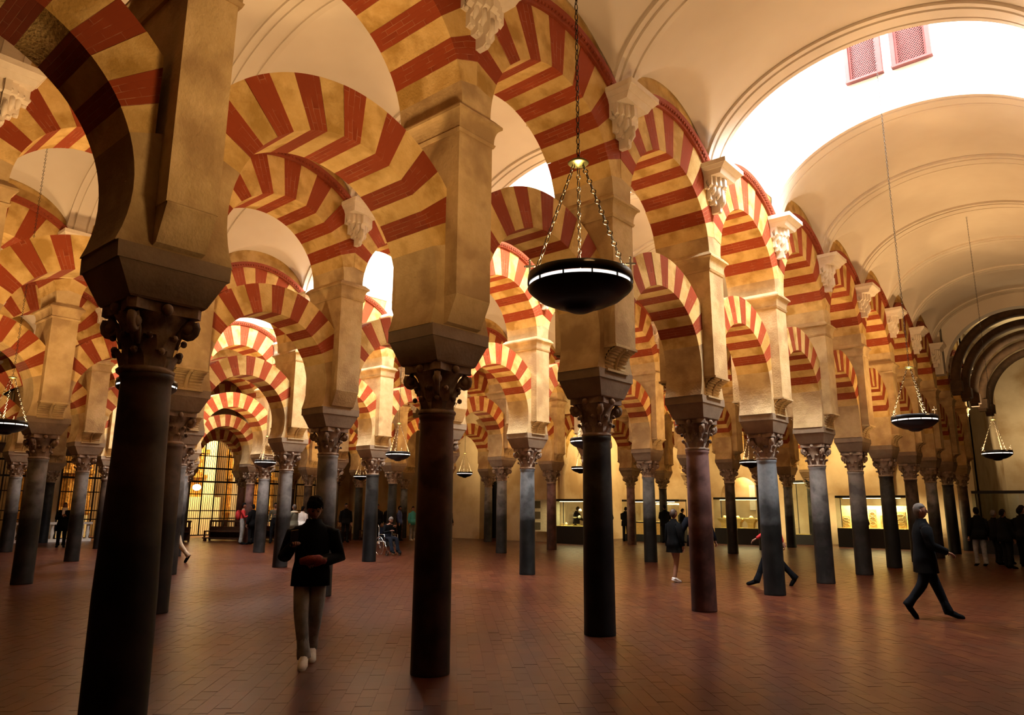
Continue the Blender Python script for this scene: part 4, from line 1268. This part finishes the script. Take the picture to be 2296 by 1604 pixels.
b = MB(); b.lathe([(.09, 0), (.11, .03), (.10, .09), (.07, .12)], 14, (0, 0, 1.38)); b.box((.03, .12, 1.28), (.09, .04, .28))
o = tag(obj('scarf', b.mesh('scarf', M['white']), None, (-32.0, 10.6, 0), (0, 0, toward_cam(-32, 10.6))), 'pale scarf around the neck of the woman on the left', 'scarf')
person('person in red jacket standing before the choir screens', (-29.44, 16.69), face_dir(0, 0, .5, .6), dict(eR=(.22, .12, 1.12), wR=(.10, .25, 1.2)), dict(top='red', legs='jeans', shoes='black'), 1.70, hair='hair', bag='red', group=None)
person('person in black coat standing close to the red jacket', (-29.1, 16.95), face_dir(0, 0, -.6, -.2), {}, dict(top='black', legs='trousers'), 1.64, coat=dict(mat='black', hem=.75), group=None)
person('dark haired man standing before the grille right of the red jacket', (-29.4, 18.2), toward_cam(-29, 18.2), dict(eL=(-.23, .05, 1.12), wL=(-.07, .22, 1.2)), dict(top='olive', legs='trousers'), 1.72, group=None)
person('woman in olive coat with fur collar behind the young man', (-25.9, 16.9), face_dir(0, 0, -.8, -.3), dict(eL=(-.21, .1, 1.12), wL=(-.15, .28, 1.1), eR=(.21, .1, 1.12), wR=(.15, .28, 1.1)), dict(top='olive', legs='beige'), 1.64, coat=dict(mat='olive', hem=.78), hair='brownhair', female=True, group=None)
b = MB(); b.tube([(.11 * math.cos(a), .10 * math.sin(a), 0) for a in [2 * PI * i / 14 for i in range(14)]], .045, 8, closed=True)
tag(obj('fur_collar', b.mesh('fur_collar', M['fur']), None, (-25.9, 16.9, 1.37)), 'pale fur collar on the olive coat behind the young man', 'collar')
crowd = [(-26.82, 17.9, 'person in white hood behind the fur collar', 'white', 1.58), (-27.99, 21.0, 'bearded man in dark coat by the benches', 'black', 1.72), (-26.22, 21.39, 'person in black hood behind the wheelchair', 'black', 1.70),
         (-26.3, 22.13, 'person in black coat to the right of the black hood', 'black', 1.70), (-27.5, 23.3, 'person with pale cap behind the wheelchair', 'navy', 1.68), (-27.6, 23.9, 'person in blue jacket near the red-brown column', 'blue', 1.62),
         (-27.3, 24.5, 'person in teal jacket near the red-brown column', 'teal', 1.60), (-27.5, 25.2, 'person in white cap and black coat left of the red-brown column', 'black', 1.66), (-26.3, 26.0, 'person half hidden right of the red-brown column', 'black', 1.62)]
for i, (x, y, lab, c, hh) in enumerate(crowd):
    person(lab, (x, y), rng.uniform(-2.5, 2.5), {}, dict(top=c, legs='trousers' if i % 3 else 'jeans', shoes='black' if i % 2 else 'white'), hh, coat=dict(mat=c, hem=.80), hair='greyhair' if i in (4, 7) else 'hair', group=None)
mus = [(-20.59, 31.6, 'man in shorts bending over the pale showcase', 1.70, 'black', 'skin'), (-19.6, 31.7, 'person behind the brown column at the pale showcase', 1.66, 'black', 'trousers'), (-17.4, 31.7, 'tall man in black coat facing the lit alcove', 1.76, 'black', 'trousers'),
       (-16.9, 32.4, 'woman in black standing at the lit alcove', 1.60, 'black', 'trousers'), (-21.3, 29.9, 'visitor behind the glass of the ceramic showcase', 1.66, 'black', 'trousers'), (-11.1, 34.6, 'visitor beside the tall museum showcase', 1.66, 'black', 'trousers'),
       (-9.0, 33.3, 'visitor bending over the gold-lit showcase', 1.55, 'black', 'trousers')]
for i, (x, y, lab, hh, c, lg) in enumerate(mus):
    person(lab, (x, y), face_dir(0, 0, rng.uniform(-.8, .8), 1), dict(hed=(0, .06, 1.50), eL=(-.22, .1, 1.12), wL=(-.16, .28, 1.06), eR=(.22, .1, 1.12), wR=(.16, .28, 1.06)), dict(top=c, legs=lg, shoes='black'), hh, coat=dict(mat=c, hem=.85 if lg == 'skin' else .76), look=(0, -.3), group=None)
rc = [(-3.75, 25.7, 1.66), (-3.45, 26.6, 1.58), (-3.05, 25.2, 1.60), (-2.75, 26.3, 1.66), (-2.55, 24.9, 1.72), (-2.2, 25.8, 1.70), (-2.0, 23.2, 1.74), (-3.3, 27.4, 1.62), (-2.5, 27.6, 1.64)]
for i, (x, y, hh) in enumerate(rc):
    person(['person with one pale trouser leg at the left of the dark tour group', 'grey-haired person in the middle of the dark tour group', 'person carrying a pale bag in the dark tour group', 'person in black hood in the dark tour group', 'short-haired person in the dark tour group',
            'broad person in the dark tour group', 'tall person at the right edge of the tour group', 'person at the back left of the tour group', 'person at the back right of the tour group'][i],
           (x, y), rng.uniform(-1, 1), dict(kL=(-.1, .08, .5), aL=(-.1, .05, .085)), dict(top='black', legs='jeans' if i == 0 else 'trousers', shoes='black'), hh, coat=dict(mat='black', hem=.78), hair='greyhair' if i in (1, 5) else 'hair', group='tour group at the right')
# wheelchair and its user
wx, wy, wr = -19.7, 16.6, face_dir(0, 0, .75, -.15)
t = thing('wheelchair', 'wheelchair with chrome wheels standing in the open floor', 'wheelchair', (wx, wy, 0), wr)
for s in (-1, 1):
    b = MB(); b.tube([(s * .29, -.08 + .30 * math.cos(a), .305 + .30 * math.sin(a)) for a in [2 * PI * i / 28 for i in range(28)]], .014, 6, closed=True)
    for i in range(8):
        a = PI * i / 8; b.tube([(s * .29, -.08 + .29 * math.cos(a), .305 + .29 * math.sin(a)), (s * .29, -.08 - .29 * math.cos(a), .305 - .29 * math.sin(a))], .003, 4)
    obj('large_wheel', b.mesh('large_wheel', M['chrome']), t)
    b = MB(); b.tube([(s * .24, .40 + .08 * math.cos(a), .085 + .08 * math.sin(a)) for a in [2 * PI * i / 16 for i in range(16)]], .014, 6, closed=True); obj('front_caster', b.mesh('front_caster', M['iron']), t)
    b = MB(); b.tube([(s * .25, -.3, 1.0), (s * .25, -.22, .9), (s * .25, -.22, .45), (s * .25, .22, .45), (s * .24, .40, .12)], .012, 6); b.tube([(s * .25, -.2, .68), (s * .25, .18, .68), (s * .25, .2, .46)], .012, 6); b.tube([(s * .15, .3, .44), (s * .15, .52, .12), (s * .15, .6, .1)], .012, 6)
    obj('side_frame', b.mesh('side_frame', M['chrome']), t)
b = MB(); b.box((0, 0, .48), (.46, .42, .04)); obj('seat', b.mesh('seat', M['navy']), t)
b = MB(); b.box((0, -.22, .70), (.46, .03, .42)); obj('backrest', b.mesh('backrest', M['navy']), t)
person('grey-haired person in dark clothes seated in the wheelchair', (wx, wy), wr, dict(pel=(0, -.05, .60), wai=(0, -.06, .74), che=(0, 0, .92), nek=(0, .06, 1.07), hed=(0, .10, 1.14), sL=(-.17, .02, 1.02), sR=(.17, .02, 1.02), eL=(-.24, .1, .78), eR=(.24, .1, .78), wL=(-.1, .28, .98), wR=(.1, .30, .85),
       hL=(-.1, -.03, .58), hR=(.1, -.03, .58), kL=(-.13, .38, .58), kR=(.13, .38, .58), aL=(-.13, .50, .16), aR=(.16, .60, .16), tL=(-.13, .62, .12), tR=(.17, .72, .14)), dict(top='black', legs='navy', shoes='black'), 1.6, hair='greyhair', look=(.2, -.4), group=None)

# ------------------------------------------------------------------ benches near the choir
bench_labels = ['dark wooden bench below the tall arched grille, left one', 'dark wooden bench below the tall arched grille, right one', 'dark wooden bench behind the couple', 'dark wooden bench right of the young man', 'dark wooden bench beside the bearded man']
for q, (x, y) in enumerate(((-33.6, 15.4), (-32.6, 17.7), (-31.6, 20.0), (-30.0, 21.6), (-28.6, 23.6))):
    t = thing('wooden_bench', bench_labels[q], 'bench', (x, y, 0), R(-63) + PI / 2, 'wooden benches by the choir')
    b = MB(); b.box((0, 0, .44), (2.1, .42, .05)); obj('seat', b.mesh('seat', M['wood']), t)
    b = MB(); b.box((0, .23, .90), (2.1, .06, .09)); obj('top_rail', b.mesh('top_rail', M['wood']), t)
    b = MB(); b.box((0, .235, .34), (2.06, .03, .56)); obj('back_panel', b.mesh('back_panel', M['wood']), t)
    b = MB(); b.box((0, .23, .62), (2.1, .04, .06)); obj('mid_rail', b.mesh('mid_rail', M['wood']), t)
    for i in range(12):
        b = MB(); b.box((-.9 + i * .164, .23, .76), (.03, .03, .22)); obj('spindle', b.mesh('spindle', M['wood']), t)
    for sx2 in (-1, 1):
        for sy2 in (-1, 1):
            b = MB(); b.box((sx2 * 1.0, sy2 * .2, .21 if sy2 < 0 else .45), (.07, .06, .42 if sy2 < 0 else .90)); obj('leg', b.mesh('leg', M['wood']), t)
    b = MB(); b.box((0, -.30, .14), (2.0, .14, .05)); b.box((-.9, -.28, .06), (.06, .16, .12)); b.box((.9, -.28, .06), (.06, .16, .12)); obj('kneeler', b.mesh('kneeler', M['wood']), t)

# ------------------------------------------------------------------ museum showcases
def showcase(label, x0, x1, y, depth, zbase, ztop, light=60, items='ceramic', open_back=False, zlow=0.0):
    w = x1 - x0; xc = (x0 + x1) / 2
    t = thing('showcase', label, 'showcase', (xc, y + depth / 2, 0), 0, 'museum showcases')
    b = MB(); b.box((0, 0, (zbase + zlow) / 2), (w, depth, zbase - zlow)); obj('plinth', b.mesh('plinth', M['caseblack']), t)
    b = MB(); b.box((0, 0, ztop + .04), (w, depth, .10)); obj('top_bar', b.mesh('top_bar', M['caseblack']), t)
    for sx2 in (-1, 1):
        b = MB(); b.box((sx2 * (w / 2 - .02), depth / 2 - .02, (zbase + ztop) / 2), (.03, .03, ztop - zbase)); obj('corner_post', b.mesh('corner_post', M['caseblack']), t)
    b = MB(); b.box((0, -depth / 2 + .01, (zbase + ztop) / 2), (w, .008, ztop - zbase)); obj('glass_pane', b.mesh('glass_pane', M['glass']), t)
    b = MB(); b.box((0, 0, zbase + .01), (w - .04, depth - .04, .02)); obj('display_bed', b.mesh('display_bed', M['caseback']), t)
    if light < 1: return t, xc, y + depth / 2
    b = MB(); b.box((0, -depth * .3, ztop - .03), (w * .8, .05, .02)); obj('case_light', b.mesh('case_light', M['caselamp']), t)
    area('showcase_light', (xc, y + depth * .4, ztop - .08), (0, .15, -1), w * .8, .2, light, (1.0, .76, .38))
    return t, xc, y + depth / 2
t, xc, yc = showcase('long black showcase with tiers of pale ceramic bowls', -20.85, -18.6, 27.5, .7, .78, 1.92, 110)
for z in (1.12, 1.42):
    b = MB(); b.box((.35, 0, z), (1.4, .4, .015)); obj('glass_shelf', b.mesh('glass_shelf', M['glass']), t)
pos = [(-.95, .82, 0), (-.7, .82, 1), (-.35, .82, 0), (0, .82, 0), (.35, .82, 1), (.7, .82, 0), (-.2, 1.14, 0), (.05, 1.14, 1), (.35, 1.14, 0), (.62, 1.14, 1), (.9, 1.14, 0), (.1, 1.44, 1), (.4, 1.44, 0), (.75, 1.44, 1)]
shelfn = {.82: 'bed', 1.14: 'lower shelf', 1.44: 'upper shelf'}
cnt = {}
for i, (dx, z, kd) in enumerate(pos):
    cnt[z] = cnt.get(z, -1) + 1
    b = MB()
    if kd: b.lathe([(.04, 0), (.06, .01), (.075, .05), (.06, .09), (.03, .11), (.035, .13)], 16)
    else: b.lathe([(.04, 0), (.05, .01), (.11, .05), (.13, .06), (.10, .045), (.0, .02)], 16, cap=False)
    tag(obj('ceramic_bowl' if not kd else 'ceramic_jar', b.mesh('ceramic', M['ceramic']), None, (xc + dx, yc, z)), 'pale ceramic %s, %s from left on the %s of the long showcase' % ('jar' if kd else 'bowl', ORD[cnt[z]], shelfn[z]), 'pottery', 'pottery in the long showcase', 'thing')
t, xc, yc = showcase('pale yellow-lined low showcase behind the brown column', -20.1, -16.9, 32.2, .8, .95, 1.95, 60)
b = MB(); b.box((0, -.41, .62), (3.1, .02, .55)); obj('lit_front_panel', b.mesh('lit_front_panel', M['caseback']), t)
t, xc, yc = showcase('black showcase holding carved stone capitals, behind the mauve column', -15.5, -12.9, 33, .8, .72, 2.05, 200)
for i, dx in enumerate((-.95, -.3, .35, .95)):
    b = MB(); b.frustum(0, (.13, .12), .22, (.15, .14)); b.frustum(.22, (.15, .14), .38, (.28, .2)); b.box((0, 0, .41), (.6, .42, .06)); b.lathe([(.1, .44), (.08, .5), (.04, .55)], 12)
    tag(obj('carved_capital', b.mesh('carved_capital', M['artefact']), None, (xc + dx, yc, .74)), 'carved sandstone capital, %s from the left in its showcase' % ORD[i], 'carving', 'carved stones in the showcases', 'thing')
t, xc, yc = showcase('black showcase with gold-lit reliefs, left of the elderly man', -10.3, -7.4, 34.2, .7, .80, 2.12, 330)
b = MB(); b.box((0, .33, 1.3), (2.8, .02, .95)); obj('lining', b.mesh('lining', M['caseback']), t)
for i, (dx, z, w, h_) in enumerate(((-1.15, .82, .34, .5), (-.55, .82, .45, .35), (-.05, .82, .3, .8), (.5, .82, .5, .55), (1.05, .82, .4, .7))):
    b = MB(); b.box((0, 0, h_ / 2), (w, .1, h_))
    for q in range(3): b.tube([(w * .35 * math.cos(a), -.06, h_ * (.25 + .25 * q) + h_ * .1 * math.sin(a)) for a in [2 * PI * z_ / 12 for z_ in range(12)]], .015, 6, closed=True)
    tag(obj('stone_relief', b.mesh('stone_relief', M['artefact']), None, (xc + dx, yc + .05, z)), 'gold-lit carved stone relief, %s from the left in its showcase' % ORD[i], 'relief', 'reliefs in the gold-lit showcase', 'thing')
t, xc, yc = showcase('tall dark museum showcase between grey columns', -12.5, -11.5, 35.0, .7, .45, 2.85, 12)
t, xc, yc = showcase('black showcase bar behind the tour group', -4.9, -1.2, 33.0, .8, .9, 2.25, 0.01)
# information panel
t = thing('information_panel', 'large glass information panel with dark squares on the yellow wall', 'panel', (-21.75, 27.9, 1.25), R(25))
b = MB(); b.box((0, 0, 0), (1.5, .03, 1.5)); obj('glass_board', b.mesh('glass_board', M['panelwhite']), t)
for i in range(2):
    for j in range(3):
        b = MB(); b.box((-.35 + .7 * i, -.025, -.5 + .5 * j), (.32, .012, .34)); obj('picture_square', b.mesh('picture_square', M['olive']), t)
b = MB(); b.box((-.6, 0, -.95), (.04, .04, .6)); b.box((.6, 0, -.95), (.04, .04, .6)); obj('support_post', b.mesh('support_post', M['iron']), t)
t = thing('light_barrier', 'slim barrier post with red light strip by the back doorway', 'barrier', (-24.6, 26.9, 0))
b = MB(); b.box((0, 0, .95), (.08, .08, 1.9)); obj('post', b.mesh('post', M['iron']), t)
b = MB(); b.box((.0, -.045, 1.0), (.03, .02, 1.5)); obj('light_strip', b.mesh('light_strip', M['redlight']), t)
# dark crucifix block on the end wall
t = thing('wall_crucifix', 'dark crucifix hanging high on the pale end wall', 'crucifix', (-2.3, 45.7, 6.6))
b = MB(); b.box((0, 0, 0), (.5, .2, 3.2)); b.box((0, 0, .4), (2.2, .2, .5)); obj('cross', b.mesh('cross', M['darkrib']), t)

# wall-washing lamps of the museum zone and the back wall
for x, y, z, d, p, sx2 in ((-19.0, 31.6, 5.0, (-.5, 1, -.1), 210, 1.6), (-15.7, YE + .8, 3.6, (0, 1, -.4), 60, .8), (-14.5, 32.4, 5.0, (0, 1, -.1), 190, 1.6), (-10.0, 33.6, 4.6, (0, 1, .1), 150, 1.2), (-25.5, 25.6, 4.4, (0, 1, .2), 60, .6), (-18.8, 30.5, 5.0, (-1, .3, -.1), 130, 1.6)):
    area('wall_washer', (x, y, z), d, sx2, .3, p, (1.0, .68, .28), 150)
area('end_wall_light', (-3.0, 42.0, 5.0), (0, 1, .2), 1.5, .5, 90, (1.0, .75, .42), 150)
